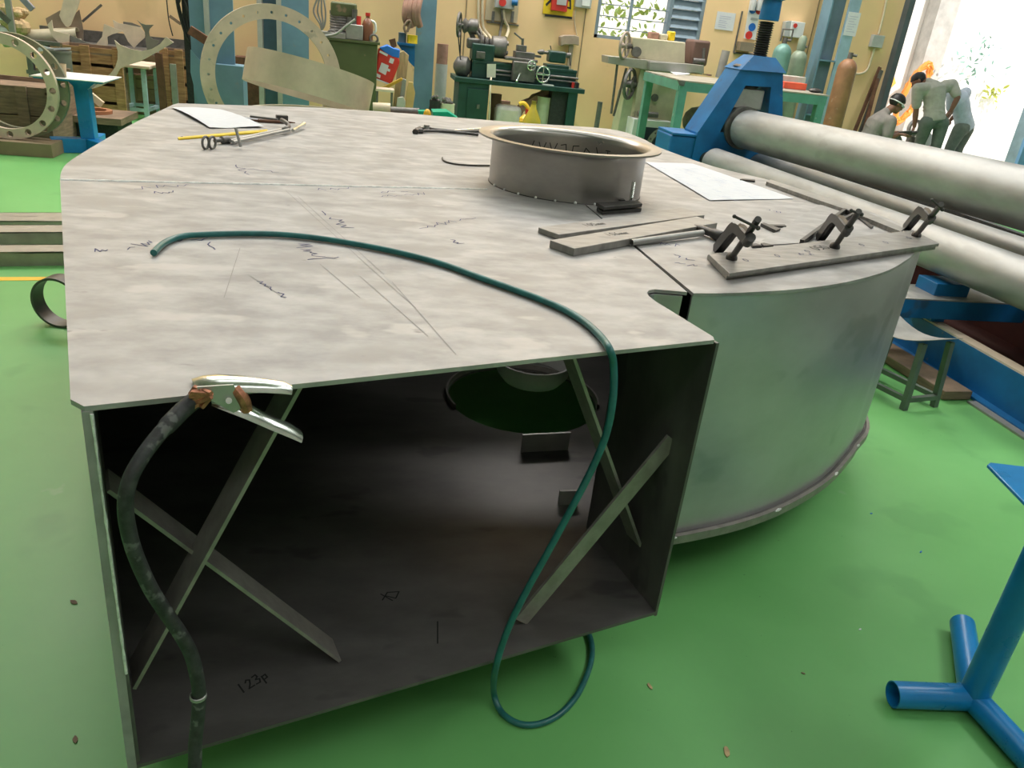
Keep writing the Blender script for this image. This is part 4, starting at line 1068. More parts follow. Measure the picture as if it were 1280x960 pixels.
# pipe on the rack
pc0 = PY(4, 49, 10.55); pc1 = PY(98, 44, 10.55); mb = MB(); mb.pipe(pc0, pc1, .085, .006, 24); single('steel_pipe', mb, mat('pale_pipe', (.5, .45, .33), .5, .3, .1, 6), 'long pale steel pipe lying on the rack behind the far left flange', 'pipe')
offs = [
    ('tall pale plate offcut leaning on the yellow wall at upper left', [(80, -4), (101, -4), (97, 10), (88.5, 31), (85, 34), (82, 33), (77, 26), (74, 19), (77, 10)], 10.5, scrapm),
    ('brown plate offcut with pointed corner behind the tall pale offcut', [(57, 23), (75, 13), (80, 30), (99, 12), (104, 38), (104, 50), (64, 50)], 10.62, mat('brown_plate', (.26, .2, .15), .6, .2, .15, 6)),
    ('pale hook shaped offcut lying over the steel pipe', [(59, 31), (64.6, 25), (66.7, 38.5), (86.5, 43), (86.5, 57), (77, 57), (66, 46)], 10.42, scrapm),
    ('grey wedge offcut at the right end of the steel pipe', [(87, 44), (118, 57), (110, 59), (90, 60)], 10.44, scrapd),
    ('pale arch shaped offcut left of the horned offcuts', [(116, 60), (127.5, 46), (130, 30), (142.5, 35), (154, 39), (140, 43), (134, 46), (135, 60)], 10.46, scrapm),
    ('pale curved offcut with a peak above the stool', [(141, 25), (148, 29), (155, 30), (175, 34), (181, 41), (181, 47), (174, 53), (167.5, 60), (160, 52), (154, 40), (143, 35)], 10.5, scrapm),
    ('dark grey two horned offcut standing on the heap', [(171, 25), (176, 29), (182, 31), (192, 31), (187, 36), (186, 40), (187, 45), (191, 49), (199, 51), (192, 62), (184, 66), (182.5, 54), (181, 40), (177, 32)], 10.42, mat('green_grey_plate', (.17, .18, .14), .6, .2, .15, 6)),
    ('large pale three horned offcut leaning from floor to heap', [(143, 50), (150, 56), (162.5, 61), (177.5, 64), (190, 61), (200, 55), (207.5, 46), (217, 53), (200, 63), (175, 77), (158, 82), (150, 86), (144, 97), (130, 106), (108, 114), (99, 148), (87, 148), (93, 113), (126, 101), (138, 92), (144, 84), (147, 74), (147, 64)], 9.42, scrapm),
    ('dark bent strip lying on top of the peaked offcut', [(154, 27), (165, 28.5), (176, 33), (174, 36), (154, 32)], 10.54, scrapd),
    ('white flat sheet scrap on the grey bin', [(40, 57), (52, 57), (64, 60), (88, 59.5), (88, 62), (60, 63), (48, 64.5), (42, 62)], 9.3, paperm),
]
for lab, poly, y, m in offs: single('plate_offcut', up_sheet(poly, y, .012), m, lab, 'offcut', 'plate offcuts heaped at the left wall')
# slender pieces
for nm, lab, pts, y, r_, m in (('steel_bar', 'grey steel bar crossing the top left corner upright', [(9, -4), (17, 46)], 9.9, .028, greym), ('steel_bar', 'dark steel bar leaning at far left edge above the flange', [(-4, 13), (13, 28)], 9.9, .03, castm), ('steel_bar', 'bluish flat bar end hanging at the top left', [(26, -4), (41, 12)], 10.0, .03, mat('bluish_bar', (.3, .3, .36), .5, .3)), ('steel_bar', 'thin dark rod leaning on the yellow wall at left', [(103, 27), (127, 6)], 10.85, .012, castm), ('steel_bar', 'thin brown rod leaning near the black cable stand', [(212, 20), (226, 30)], 10.9, .016, woodg),
                                ('steel_bar', 'pale tube lying on the floor beside the blue stand', [(108, 115), (128, 131)], 8.6, .03, pvcm), ('steel_bar', 'dark slanting bar in front of the first blue column', [(237, 37), (260, 52)], 8.7, .04, rustm), ('steel_bar', 'grey upright channel leaning on the tall brown crate', [(216, 80), (220, 132)], 9.8, .03, greym), ('steel_bar', 'dark brown post standing beside the pale blue stool', [(198, 66), (206, 150)], 9.8, .035, rustm)):
    a, b = PY(*pts[0], y), PY(*pts[1], y); mb = MB(); mb.bar(a, b, r_ * 2, r_ * 1.4, up=(0, 1, 0)); single(nm, mb, m, lab, 'bar')
# rubble-like bundle at the left wall
r = random.Random(5)
for k, (px, py, w_, lab) in enumerate(((20, 22, 16, 'crumpled pale wrapping heap on the rack at far left'), (4, 30, 14, 'white crumpled wrapping beside the far left steel bar'))):
    c = PY(px, py, 10.4); mb = MB(); mb.smooth = 0; s = w_ / 1083 * 10.5
    for i in range(9): mb.ball(c + V(r.uniform(-s, s) * .6, r.uniform(-.1, .1), r.uniform(-s, s) * .5), s * r.uniform(.3, .55), 5, (1, .7, .8))
    mb.ball(c + V(0, 0, -s * .6), s * .9, 6, (1, .8, .7)); single('wrapping_heap', mb, (woodl, paperm)[k], lab, 'wrapping')
# low slab with brown ring
a = PZ(85, 168, 0); y = 8.35; p0 = PY(85, 152, y); p1 = PY(152, 157, y)
mb = MB(); mb.box(((p0.x + p1.x) / 2, y + .3, p0.z * .5), (p1.x - p0.x - .1, .5, p0.z)); mb2 = MB(); mb2.box(((p0.x + p1.x) / 2, y + .3, p0.z + .03), (p1.x - p0.x, .62, .06))
lt = thing('low_pallet', 'low weathered wooden pallet behind the blue stand', 'pallet', ((p0.x + p1.x) / 2, y + .3, 0)); part('skid', mb, blackm, lt); part('deck', mb2, woodg, lt)
c = PY(118, 151, y + .3); mb = MB(); mb.lathe((c.x, y + .3, p0.z + .06), (0, 0, 1), [(.17, 0), (.17, .03), (.12, .03), (.12, 0)], 30, closed=True); single('rusty_ring', mb, mat('rust_ring', (.36, .15, .07), .7), 'rust brown flat ring lying on the low pallet', 'ring')
a = PY(78, 85, 8.9); b = PY(84, 150, 8.9); mb = MB(); mb.bar(V(a.x, 8.9, a.z), V(b.x, 8.9, .0), .14, .05, up=(0, 1, 0)); single('timber_post', mb, woodg, 'weathered timber leaning upright left of the blue stand', 'timber')
# blue stand left
y = 7.65; st = thing('tripod_stand', 'bright blue tripod stand carrying a white sheet at left', 'stand', PY(114, 188, y))
bx = PY(114, 185, y); tz = PY(105, 99, y).z
mb = MB(); mb.bar((PY(103, 108, y).x, y, tz - .05), (bx.x, y, .02), .115, .115, up=(0, 1, 0)); part('post', mb, bluestand, st, .006)
mb = MB(); mb.prism([PY(82, 99, y - .08), PY(124, 99, y - .08), PY(109, 112, y - .08), PY(96, 112, y - .08)], (0, .16, 0)); part('gusset', mb, bluestand, st)
mb = MB(); l_, r__ = PY(56, 98, y), PY(138, 98, y); mb.box(((l_.x + r__.x) / 2, y, tz + .006), (r__.x - l_.x, .5, .012)); part('head_plate', mb, bluestand, st)
for dx, dy in ((-.28, -.12), (.2, -.2), (-.02, .3)): mb = MB(); mb.bar((bx.x, y, .06), (bx.x + dx, y + dy, .06), .12, .12); part('foot', mb, bluestand, st, .005)
mb = MB(); mb.box(((l_.x + r__.x) / 2, y, tz + .0165), (r__.x - l_.x + .04, .54, .006)); single('white_board', mb, whitem, 'white flat sheet resting on top of the left blue stand', 'sheet')
c = PY(77, 94, y - .1); mb = MB(); mb.lathe((c.x, y - .1, tz + .0205), (0, 0, 1), [(.036, 0), (.044, .095), (.040, .095), (.033, .004)], 18); single('paper_cup', mb, mat('kraft_cup', (.5, .38, .24), .7), 'light brown paper cup on the white sheet of the blue stand', 'cup')
# pale blue stool
y = 9.75; q = [PZ(150, 149, 0), PZ(192, 147, 0)]; w_ = q[1].x - q[0].x; x0 = q[0].x
zt_ = PY(170, 84, y).z; sp = thing('tall_stool', 'pale blue steel stool with worn flat seat before the crates', 'stool', (x0 + w_ / 2, y + .2, 0))
for dx, dy in ((0, 0), (w_, 0), (w_ * .12, .42), (w_ * 1.1, .42)): mb = MB(); mb.box((x0 + dx, y + dy, zt_ / 2), (.045, .045, zt_)); part('leg', mb, lightblue, sp)
for a, b in (((0, 0), (w_, 0)), ((w_ * .12, .42), (w_ * 1.1, .42)), ((0, 0), (w_ * .12, .42)), ((w_, 0), (w_ * 1.1, .42))): mb = MB(); mb.bar((x0 + a[0], y + a[1], .11), (x0 + b[0], y + b[1], .11), .035, .035); part('stretcher', mb, lightblue, sp)
mb = MB(); mb.box((x0 + w_ * .56, y + .2, zt_ + .012), (w_ + .14, .58, .03)); part('seat', mb, scrapm, sp, .004)
# black cable stand
y = 9.9; a = PY(230, -10, y); bse = PY(236, 60, y); cs = thing('cable_stand', 'black upright stand hung with tangled black cables at left', 'stand', (bse.x, y, 0))
mb = MB(); mb.box((a.x + .01, y, 1.1), (.07, .07, 2.2)); part('post', mb, blackm, cs)
mb = MB(); mb.box((a.x + .02, y, 1.42), (.26, .12, .1)); part('bracket', mb, blackm, cs)
mb = MB(); mb.box((bse.x, y, .02), (.4, .4, .04)); part('base', mb, blackm, cs)
r = random.Random(8)
for k in range(6):
    x_ = a.x + r.uniform(-.1, .16); q = [V(x_, y - .06, 1.95), V(x_ + r.uniform(-.16, .1), y - .08, 1.6), V(x_ + r.uniform(-.05, .16), y - .09, 1.3), V(x_ + r.uniform(-.1, .1), y - .07, 1.0 + r.uniform(-.1, .2)), V(a.x + .05, y - .06, .85)]
    mb = MB(); mb.tube(crom(q, 6), .011, 6); part('cable', mb, blackm, cs)
mb = MB(); q = [PY(208, -4, 10.9), PY(211, 25, 10.9), PY(216, 45, 10.9)]; mb.tube(crom(q, 4), .007, 6); single('wall_wire', mb, blackm, 'thin dark wire hanging down the yellow wall at left', 'wire')
# --- first blue column with gusset base
y = 9.05
c1 = thing('steel_column', 'wide grey blue steel column behind the standing ring flange', 'column', (PY(265, 100, y).x, y + .2, 0)); c1['kind'] = 'structure'


def vbar(x0, x1, ymid, y, depth, z0, z1): a = PY(x0, ymid, y); b = PY(x1, ymid, y); m = MB(); m.box(((a.x + b.x) / 2, y + depth / 2, (z0 + z1) / 2), (b.x - a.x, depth, z1 - z0)); return m


part('web', vbar(239, 259, 60, y + .12, .02, 0, 6.9), bluecol, c1)
part('flange', vbar(257, 263, 60, y, .26, 0, 6.9), mat('dusty_blue_grey', (.42, .43, .40), .6), c1)
part('flange', vbar(263, 293, 60, y + .05, .03, 0, 6.9), bluecol, c1)
zz = PY(288, 82, y - .1).z
part('base_box', vbar(270, 304, 105, y - .1, .30, 0, zz), bluecol, c1)
mb = MB(); mb.prism(py_([(238, 62), (258, 85), (258, 132), (248, 132), (238, 90)], y - .02), (0, .012, 0)); part('gusset_plate', mb, bluecol, c1)
# --- second column
y = 10.35
c2 = thing('steel_column', 'grey blue steel column seen through the standing ring flange', 'column', (PY(355, 60, y).x, y + .2, 0)); c2['kind'] = 'structure'
part('flange', vbar(322, 328, 50, y, .3, 0, 6.9), mat('dusty_flange', (.42, .40, .36), .6), c2)
part('web', vbar(326, 348, 50, y + .14, .02, 0, 6.9), mat('deep_blue_grey', (.07, .13, .18), .5), c2)
part('flange', vbar(346, 352, 50, y, .3, 0, 6.9), mat('dusty_flange_pale', (.42, .40, .36), .6), c2)
part('cover_plate', vbar(351, 386, 50, y + .02, .02, 0, 6.9), bluecol, c2)
# --- third column
y = 10.3
c3 = thing('steel_column', 'slim grey blue steel column left of the lathe', 'column', (PY(533, 70, y).x, y + .15, 0)); c3['kind'] = 'structure'
part('flange', vbar(519, 543, 60, y, .02, 0, 6.9), bluecol, c3); part('web', vbar(530, 533, 60, y + .02, .22, 0, 6.9), bluecol, c3); part('flange', vbar(519, 543, 60, y + .24, .02, 0, 6.9), bluecol, c3)
# --- standing ring flange
y = 8.55; l_, r__ = PY(256, 95, y), PY(424, 95, y); R_ = .668; cx = (l_.x + r__.x) / 2
yaw = math.radians(14); u = V(math.cos(yaw), math.sin(yaw), 0)
mb = MB(); mb.flange((cx, y, R_ + .003), u, (0, 0, 1), R_ * .80, R_, .035, 28, .013, R_ * .89); rf = single('ring_flange', mb, flangem, 'large pale ring flange with small bolt holes standing before blue columns', 'flange')
mb = MB(); nn = u.cross(V(0, 0, 1)).normalized()
if nn.y < 0: nn = -nn
mb.lathe(V(cx, y, R_ + .003) + nn * .017, nn, [(R_ * .985, 0), (R_ * .985, .09), (R_ * .965, .09), (R_ * .965, 0)], 64, closed=True); part('collar', mb, flangem, rf)
# --- rolled hoop leaning and flat ring
y = 7.35
Rh = .575; axis = V(.18, .17, 1.0).normalized()
c0_ = PY(387, 128, 7.9); cx = c0_.x; y = 7.95
mb = MB(); hw = .275; mb.smooth = 40; mb.lathe(V(cx - .03, y, .53), axis, [(Rh, 0), (Rh, hw), (Rh - .012, hw), (Rh - .012, 0)], 72, closed=True)
zmin = min(v.z for v in mb.v); mb.v = [v + V(0, 0, .452 - zmin) for v in mb.v]
hp_ = single('rolled_hoop', mb, mat('pale_hoop', (.56, .44, .34), .55, .3, .12, 4), 'wide pale rolled steel hoop leaning tilted before the olive cabinet', 'hoop')
mb = MB(); mb.lathe((cx + .02, y, 0.0), (0, 0, 1), [(Rh * 1.0, 0), (Rh * 1.0, .44), (Rh * 1.05, .44), (Rh * 1.05, .45), (Rh * .97, .45), (Rh * .97, 0)], 64, closed=True); single('rolled_hoop', mb, mat('dusty_hoop', (.40, .36, .27), .6, .1, .12, 4), 'upright pale hoop on the floor underneath the tilted hoop', 'hoop')
a = PY(310, 70, 9.9); mb = MB(); mb.box((PY(310, 65, 10.6).x, 10.75, .35), (.34, .3, .7)); single('dark_chest', mb, rustm, 'dark brown steel chest between the first two blue columns', 'chest')
# --- olive power pack
y = 9.3; a = PY(411, 50, y); b = PY(472, 56, y); h = (a.z + b.z) / 2 - .0
pk = thing('hydraulic_power_pack', 'olive green hydraulic cabinet with dark motor on its top', 'power pack', ((a.x + b.x) / 2, y + .3, 0))
mb = MB(); mb.box(((a.x + b.x) / 2, y + .3, h / 2), (b.x - a.x, .6, h)); part('tank', mb, olive, pk, .008)
mb = MB(); mb.box(((a.x + b.x) / 2, y + .3, h + .012), (b.x - a.x + .05, .65, .024)); part('lid', mb, olive, pk)
c = PY(427, 48, y + .25); zt_ = PY(427, 18, y + .25).z
mb = MB(); rm_ = .13; mb.lathe((c.x, y + .25, h + .024), (0, 0, 1), [(rm_ * 1.1, 0), (rm_ * 1.1, .03)] + [(rm_ * (1.0 if i % 2 else .93), .04 + i * .013) for i in range(18)] + [(rm_, zt_ - h - .03)], 24); part('motor', mb, castm, pk)
c2_ = PY(430, 11, y + .25); mb = MB(); mb.box((c2_.x, y + .25, zt_ + .05), (.27, .27, .14)); part('motor_cover', mb, olive, pk, .02)
mb = MB(); c = PY(443, 45, y + .1); mb.box((c.x, y + .1, h + .10), (.18, .16, .15)); part('valve_block', mb, greym, pk, .008)
for dx, dz, m in ((-.05, .24, castm), (.04, .26, redm), (.0, .32, castm)): mb = MB(); mb.cyl((c.x + dx, y + .08, h + .17), (c.x + dx, y + .08, h + dz), .028, 12); part('valve', mb, m, pk)
mb = MB(); q = [PY(405, 45, y), PY(420, 42, y), PY(432, 33, y), PY(444, 24, y)]; mb.tube(crom(q, 5), .012, 8); part('hose', mb, greym, pk)
mb = MB(); mb.box((PY(410, 41, y).x, y + .15, h + .05), (.36, .3, .05)); part('pipe_tray', mb, greym, pk)
for xx in (a.x + .03, b.x - .04):
    mb = MB(); mb.tube([V(xx, y + .05, h + .055) + V(math.cos(t) * .04, 0, math.sin(t) * .04) for t in np.linspace(0, 2 * math.pi, 17)[:-1]], .012, 8, closed=True); part('lifting_eye', mb, castm, pk)
# jug on the cabinet
c = PY(459, 55, y + .12); jt = PY(458, 17, y + .12).z; jg = thing('oil_jug', 'brown oil jug with white handle on the olive cabinet', 'jug', (c.x, y + .12, h + .025))
jh = jt - h - .03; mb = MB(); mb.lathe((c.x, y + .12, h + .025), (0, 0, 1), [(.055, 0), (.06, .02), (.06, jh * .6), (.045, jh * .75), (.02, jh * .86), (.02, jh * .95)], 16); part('body', mb, mat('brown_oil', (.22, .09, .05), .3), jg)
mb = MB(); q = [V(c.x + .02, y + .12, h + jh * .88), V(c.x + .075, y + .12, h + jh * .80), V(c.x + .085, y + .12, h + jh * .5), V(c.x + .055, y + .12, h + jh * .42)]; mb.tube(crom(q, 4), .013, 8); part('handle', mb, whitem, jg)
mb = MB(); mb.cyl((c.x, y + .12, h + .02 + jh * .95), (c.x, y + .12, h + .04 + jh), .025, 12); part('cap', mb, redm, jg)
mb = MB(); c = PY(398, 10, 10.8)
for k in range(4): q = [PY(398 + k * 2, -4, 10.8), PY(392 + k * 5, 14, 10.8), PY(400 + k * 2, 30, 10.8), PY(402, 38, 10.8)]; mb.tube(crom(q, 5), .012, 6)
single('wall_cable', mb, greym, 'bundle of grey cables running down beside the second column', 'cable')
# --- red bag etc
y = 9.7
rb = thing('red_sack', 'red and blue printed sack slumped between cabinet and slim column', 'sack', PY(484, 106, y))
mb = MB(); mb.prism(py_([(473, 60), (498, 70), (500, 78), (489, 107), (468, 98)], y), (0, .16, 0)); part('bag', mb, redm, rb, .02)
mb = MB(); mb.prism(py_([(474, 60), (484, 56), (492, 60), (500, 62), (499, 73), (490, 71), (480, 65)], y - .004), (0, .165, 0)); part('top_fold', mb, bluep, rb, .01)
for nm, q in (('label', [(477, 78), (486, 82), (482, 94), (473, 89)]), ('label', [(488, 72), (493, 74), (491, 80), (486, 78)]), ('label', [(475, 63), (485, 68), (484, 70.5), (474, 65.5)]), ('label', [(470, 91), (476, 94), (475, 98), (469, 95)]), ('label', [(485, 85.5), (488, 87), (487, 90), (484, 88.5)]), ('label', [(468, 97), (490, 105.5), (489, 107), (468, 99)])):
    mb = MB(); mb.prism(py_(q, y - .006), (0, .003, 0)); part(nm, mb, paperm, rb)
mb = MB(); mb.prism(py_([(486, 50), (494, 48), (496, 58), (490, 61)], y + .02), (0, .05, 0)); single('brown_block', mb, rustm, 'dark brown block stuck in the top of the red sack', 'block')
bdz = 0
for lab, poly, yy, m in (('tall pale board leaning behind the red sack', [(499, 66), (504, 63), (511, 69), (509, 90), (500, 132), (488, 132)], 9.9, woodl), ('grey metal strip leaning beside the tall board', [(503, 98), (508, 100), (506, 118), (497, 134), (494, 131)], 9.75, greym), ('rounded wooden board leaning against the slim column foot', [(511, 102), (516, 103), (519, 116), (517, 130), (512, 140), (505, 140), (508, 115)], 9.72, mat('plywood', (.62, .40, .16), .6, 0, .1, 6)), ('pale sack lump at the foot of the leaning boards', [(497, 122), (504, 121), (507, 127), (504, 138), (488, 138), (491, 130)], 9.6, mat('pale_sacking', (.55, .52, .46), .9)), ('yellow strap lying slantwise across the red sack foot', [(466, 112), (480, 108), (502, 97), (504, 100), (484, 111), (470, 115)], 9.62, mat('mustard_strap', (.5, .3, .03), .6))):
    P = py_(poly, yy)
    if 'strap' not in lab:
        zl = min(p.z for p in P)
        for p in P:
            if p.z < zl + .09: p.z = 0.0
    mb = MB(); mb.prism(P, (0, .035, 0)); single('leaning_board', mb, m, lab, 'board', bevel=.004)
# small stool behind hoop
sx = PY(481, 115, 9.3); tk = thing('small_stand', 'small pale topped stand between cabinet and leaning boards', 'stand', (sx.x, 9.4, 0)); mb = MB(); zt_ = PY(478, 113, 9.3).z; mb.box((sx.x, 9.42, zt_), (.2, .25, .025)); part('top', mb, scrapm, tk)
for dx in (-.08, .08):
    for dy in (-.1, .1): mb = MB(); mb.box((sx.x + dx, 9.42 + dy, zt_ / 2), (.02, .02, zt_)); part('leg', mb, castm, tk)
# wall shelf with tins on the slim column
y = 10.15; a = PY(497, 53, y); b = PY(519, 54, y)
sh = thing('blue_shelf', 'dark blue bracket shelf fixed beside the slim column', 'shelf', ((a.x + b.x) / 2, y + .1, a.z - .3)); mb = MB(); mb.box(((a.x + b.x) / 2, y + .12, a.z - .012), (b.x - a.x, .3, .024)); part('board', mb, bluem, sh)
mb = MB(); mb.prism([PY(497, 55, y), PY(519, 55, y), PY(518, 84, y), PY(512, 78, y)], (0, .03, 0)); part('bracket', mb, bluem, sh)
for (x0, x1, yt, m, lab) in ((498, 508, 40, mat('slate_tin', (.05, .09, .12), .4), 'dark slate tin on the blue bracket shelf'), (509, 522, 43, yellowm, 'bright yellow tin on the blue bracket shelf')):
    p, q = PY(x0, 46, y + .1), PY(x1, 46, y + .1); r_ = (q.x - p.x) / 2; zt_ = PY(x0, yt, y + .1).z; mb = MB(); z0 = a.z + .001; mb.lathe(((p.x + q.x) / 2, y + .1, z0), (0, 0, 1), [(r_, 0), (r_ * 1.04, .004), (r_, .008), (r_, zt_ - z0 - .01), (r_ * 1.04, zt_ - z0 - .005), (r_ * .95, zt_ - z0)], 18); single('paint_tin', mb, m, lab, 'tin')
mb = MB(); 
for k, (x, w_) in enumerate(((507, 4), (512, 5), (518, 5), (523, 4))): mb.tube(crom([PY(x + 3, -5, 10.2), PY(x, 8, 10.15), PY(x - 1, 20, 10.15), PY(x + 2, 30 + 3 * (k % 2), 10.2)], 5), w_ / 1083 * 10.2, 8)
single('hanging_cloth', mb, brickm, 'brown cloth bundle hanging above the blue shelf', 'cloth')
mb = MB(); q = [PY(508, 42, 10.1), PY(505, 34, 10.1), PY(510, 26, 10.1), PY(513, 28, 10.1), PY(509, 40, 10.1)]; mb.tube(crom(q, 5), .014, 8); single('rope_loop', mb, woodg, 'brown loop hanging down to the slate tin', 'loop')
# tube and tins by column
p = PY(551, 100, 10.75); mb = MB(); zt_ = PY(553, 80, 10.75).z; zt2_ = PY(555, 55, 10.75).z; mb.cyl((p.x, 10.75, 0), (p.x, 10.75, zt_), .075, 20); tb = single('wall_tube', mb, greyplas, 'grey upright tube with brown upper half against the yellow wall', 'tube'); mb = MB(); mb.cyl((p.x, 10.75, zt_), (p.x, 10.75, zt2_), .07, 20); part('upper_sleeve', mb, brickm, tb, label='brown upper sleeve')
for x0, x1, yt, y, m, lab in ((537, 551, 126, 9.2, blackm, 'black open tin on the floor right of the slim column'), (551, 569, 130, 9.2, mat('cream_pail', (.6, .57, .42), .5), 'cream pail heaped with scraps left of the lathe bench'), (672, 696, 122, 9.75, mat('pale_green_pail', (.62, .66, .5), .5), 'pale pail with green print under the lathe bench'), (612, 627, 118, 9.95, mat('brown_drum', (.3, .17, .10), .7), 'brown bucket just right of the bench cabinet')):
    p, q = PY(x0, 135, y), PY(x1, 135, y); r_ = (q.x - p.x) / 2; zt_ = PY((x0 + x1) / 2, yt, y).z; cx = (p.x + q.x) / 2
    t = thing('bucket', lab, 'bucket', (cx, y + r_, 0)); mb = MB(); mb.lathe((cx, y + r_, 0), (0, 0, 1), [(r_ * .86, 0), (r_ * .97, zt_ * .8), (r_ * 1.03, zt_ * .8), (r_ * 1.03, zt_ * .87), (r_ * .98, zt_ * .87), (r_, zt_), (r_ * .93, zt_), (r_ * .85, .03), (.001, .03)], 24); part('pail', mb, m, t)
    if 'cream' in lab or 'black' in lab:
        mb = MB(); rr = random.Random(x0)
        for i in range(10): mb.ball((cx + rr.uniform(-.6, .6) * r_, y + r_ + rr.uniform(-.5, .5) * r_, zt_ + rr.uniform(-.01, .04)), r_ * .3, 4)
        part('scrap_fill', mb, castm, t)
# odds and ends on the floor just beyond the casing
for lab, p, q, r_, y, m in (('pale rolled tube end just beyond the casing rim', (466, 135), (488, 136), .05, 7.8, pvcm), ('dark bar lying beyond the casing rim', (488, 138), (524, 140), .035, 7.8, castm), ('rust brown strip lying beyond the casing rim', (468, 142), (528, 146), .02, 7.4, rustm)):
    a, b = PY(*p, y), PY(*q, y); mb = MB(); mb.cyl(a, b, r_, 14); z0 = min(v.z for v in mb.v); single('floor_bar', mb, m, lab, 'bar')
yy = 7.6; zt_ = PY(500, 141, yy).z - .06
tr_ = thing('low_trestle', 'low dark trestle hidden beyond the casing rim holding odd bars', 'trestle', (PY(510, 140, yy).x, yy + .1, 0)); a = PY(484, 150, 7.6); b = PY(575, 150, 7.6)
mb = MB(); mb.box(((a.x + b.x) / 2, 7.6, max(zt_ + .02, .1)), (b.x - a.x, .55, .03)); part('deck', mb, woodg, tr_)
for dx in (a.x + .05, b.x - .05): mb = MB(); mb.box((dx, 7.6, max(zt_ + .02, .1) / 2), (.06, .4, max(zt_ + .02, .1) - .03)); part('leg', mb, woodg, tr_)
mb = MB(); mb.prism(py_([(541, 140), (560, 140), (574, 149), (542, 150)], 7.45), (0, .25, 0)); single('green_tray', mb, mat('emerald_plastic', (.0, .34, .2), .4), 'emerald green plastic tray beyond the casing rim', 'tray')
mb = MB(); mb.prism(py_([(523, 139), (532, 139), (532, 147), (524, 146)], 7.5), (0, .12, 0)); single('plastic_plug', mb, mat('emerald_cap', (.0, .34, .2), .4), 'small green plug beside the amber ball beyond the rim', 'plug')
c = PY(534, 143, 7.42); mb = MB(); mb.ball(c, .034, 6, (1, 1, 1.4)); single('amber_ball', mb, mat('amber', (.8, .42, .03), .4), 'amber yellow ball between green plug and green tray', 'ball')

# ================================================================== LATHE ON ITS BENCH
y = 9.6
lx0 = PY(569, 99, y).x; lx1 = PY(731, 113, y).x; bz = PY(650, 104, y).z
bn = thing('lathe_bench', 'dark green steel bench with cabinet carrying the lathe', 'bench', ((lx0 + lx1) / 2, y + .3, 0))
mb = MB(); mb.box(((lx0 + lx1) / 2, y + .3, bz - .025), (lx1 - lx0, .62, .05)); part('bench_top', mb, tealm, bn, .004)
a = PY(573, 120, y).x; b = PY(611, 120, y).x
mb = MB(); mb.box(((a + b) / 2, y + .3, (bz - .05) / 2), (b - a, .56, bz - .05)); cab = part('cabinet', mb, tealm, bn, .006)
mb = MB(); mb.box(((a + b) / 2 + .05, y + .012, (bz - .05) / 2), ((b - a) * .7, .02, (bz - .05) * .84)); part('door', mb, tealm, bn, .003)
mb = MB(); mb.box(((a + b) / 2 + .06, y - .008, bz * .62), (.03, .03, .045)); part('door_handle', mb, castm, bn)
a2 = PY(694, 125, y).x; b2 = PY(722, 125, y).x
mb = MB(); mb.box((b2 - .055, y + .05, (bz - .05) / 2), (.11, .06, bz - .05)); part('leg', mb, tealm, bn)
mb = MB(); mb.box(((a2 + b2) / 2 - .06, y + .32, (bz - .05) / 2), (.2, .48, bz - .05)); part('leg', mb, blackm, bn)
la_ = thing('lathe', 'small dark green metal lathe with belt pulleys and handwheels', 'lathe', ((lx0 + lx1) / 2, y + .3, bz))
yl = y + .15


def lp(px, py, dy=0.0): return PY(px, py, yl + dy)


def lbox(px0, py0, px1, py1, dy, dep, m, name, bev=.006):
    p = lp(px0, py0, dy); q = lp(px1, py1, dy); mb = MB(); mb.box(((p.x + q.x) / 2, yl + dy + dep / 2, (p.z + q.z) / 2), (abs(q.x - p.x), dep, abs(p.z - q.z))); return part(name, mb, m, la_, bev)


mb = MB(); p = lp(590, 89); q = lp(720, 101); zb_ = bz + .005; zt_ = lp(690, 88).z
mb.box(((p.x + q.x) / 2, yl + .03, (zb_ + zt_) / 2), (q.x - p.x, .05, zt_ - zb_)); mb.box(((p.x + q.x) / 2, yl + .23, (zb_ + zt_) / 2), (q.x - p.x, .05, zt_ - zb_)); mb.box(((p.x + q.x) / 2, yl + .13, zb_ + .03), (q.x - p.x, .24, .06))
for dy in (.03, .23): mb.box(((p.x + q.x) / 2, yl + dy, zt_ + .01), (q.x - p.x, .07, .03))
part('bed', mb, tealm, la_, .003)
for zz in (.35, .62): mb = MB(); mb.cyl((p.x + .25, yl - .02, zb_ + (zt_ - zb_) * zz), (q.x + .02, yl - .02, zb_ + (zt_ - zb_) * zz), .012, 10); part('lead_screw', mb, castm, la_)
hz0 = zt_ + .02; hx0 = lp(590, 70).x; hx1 = lp(618, 70).x; hz1 = lp(604, 55).z
mb = MB(); mb.box(((hx0 + hx1) / 2, yl + .13, (hz0 + hz1) / 2), (hx1 - hx0, .26, hz1 - hz0)); part('headstock', mb, tealm, la_, .015)
cz = lp(628, 60).z; cx0 = lp(621, 60).x; cx1 = lp(634, 60).x
mb = MB(); mb.lathe((cx0, yl + .13, cz), (1, 0, 0), [(.06, -.06), (.115, -.04), (.12, 0), (.12, cx1 - cx0 - .02), (.105, cx1 - cx0), (.03, cx1 - cx0), (.03, cx1 - cx0 - .03)], 28); part('chuck', mb, castm, la_)
for a_ in (0, 2.1, 4.2): mb = MB(); mb.box((cx1 + .012, yl + .13 + math.cos(a_) * .06, cz + math.sin(a_) * .06), (.03, .03, .05), R=Matrix.Rotation(a_, 3, 'X')); part('chuck_jaw', mb, castm, la_)
mb = MB()
for i in range(3): mb.lathe((lp(600 + i * 6, 60).x, yl + .13, cz + .02), (1, 0, 0), [(.05, 0), (.10 - .015 * i, .01), (.085 - .015 * i, .03), (.10 - .015 * i, .045), (.05, .05)], 20)
part('cone_pulley', mb, castm, la_)


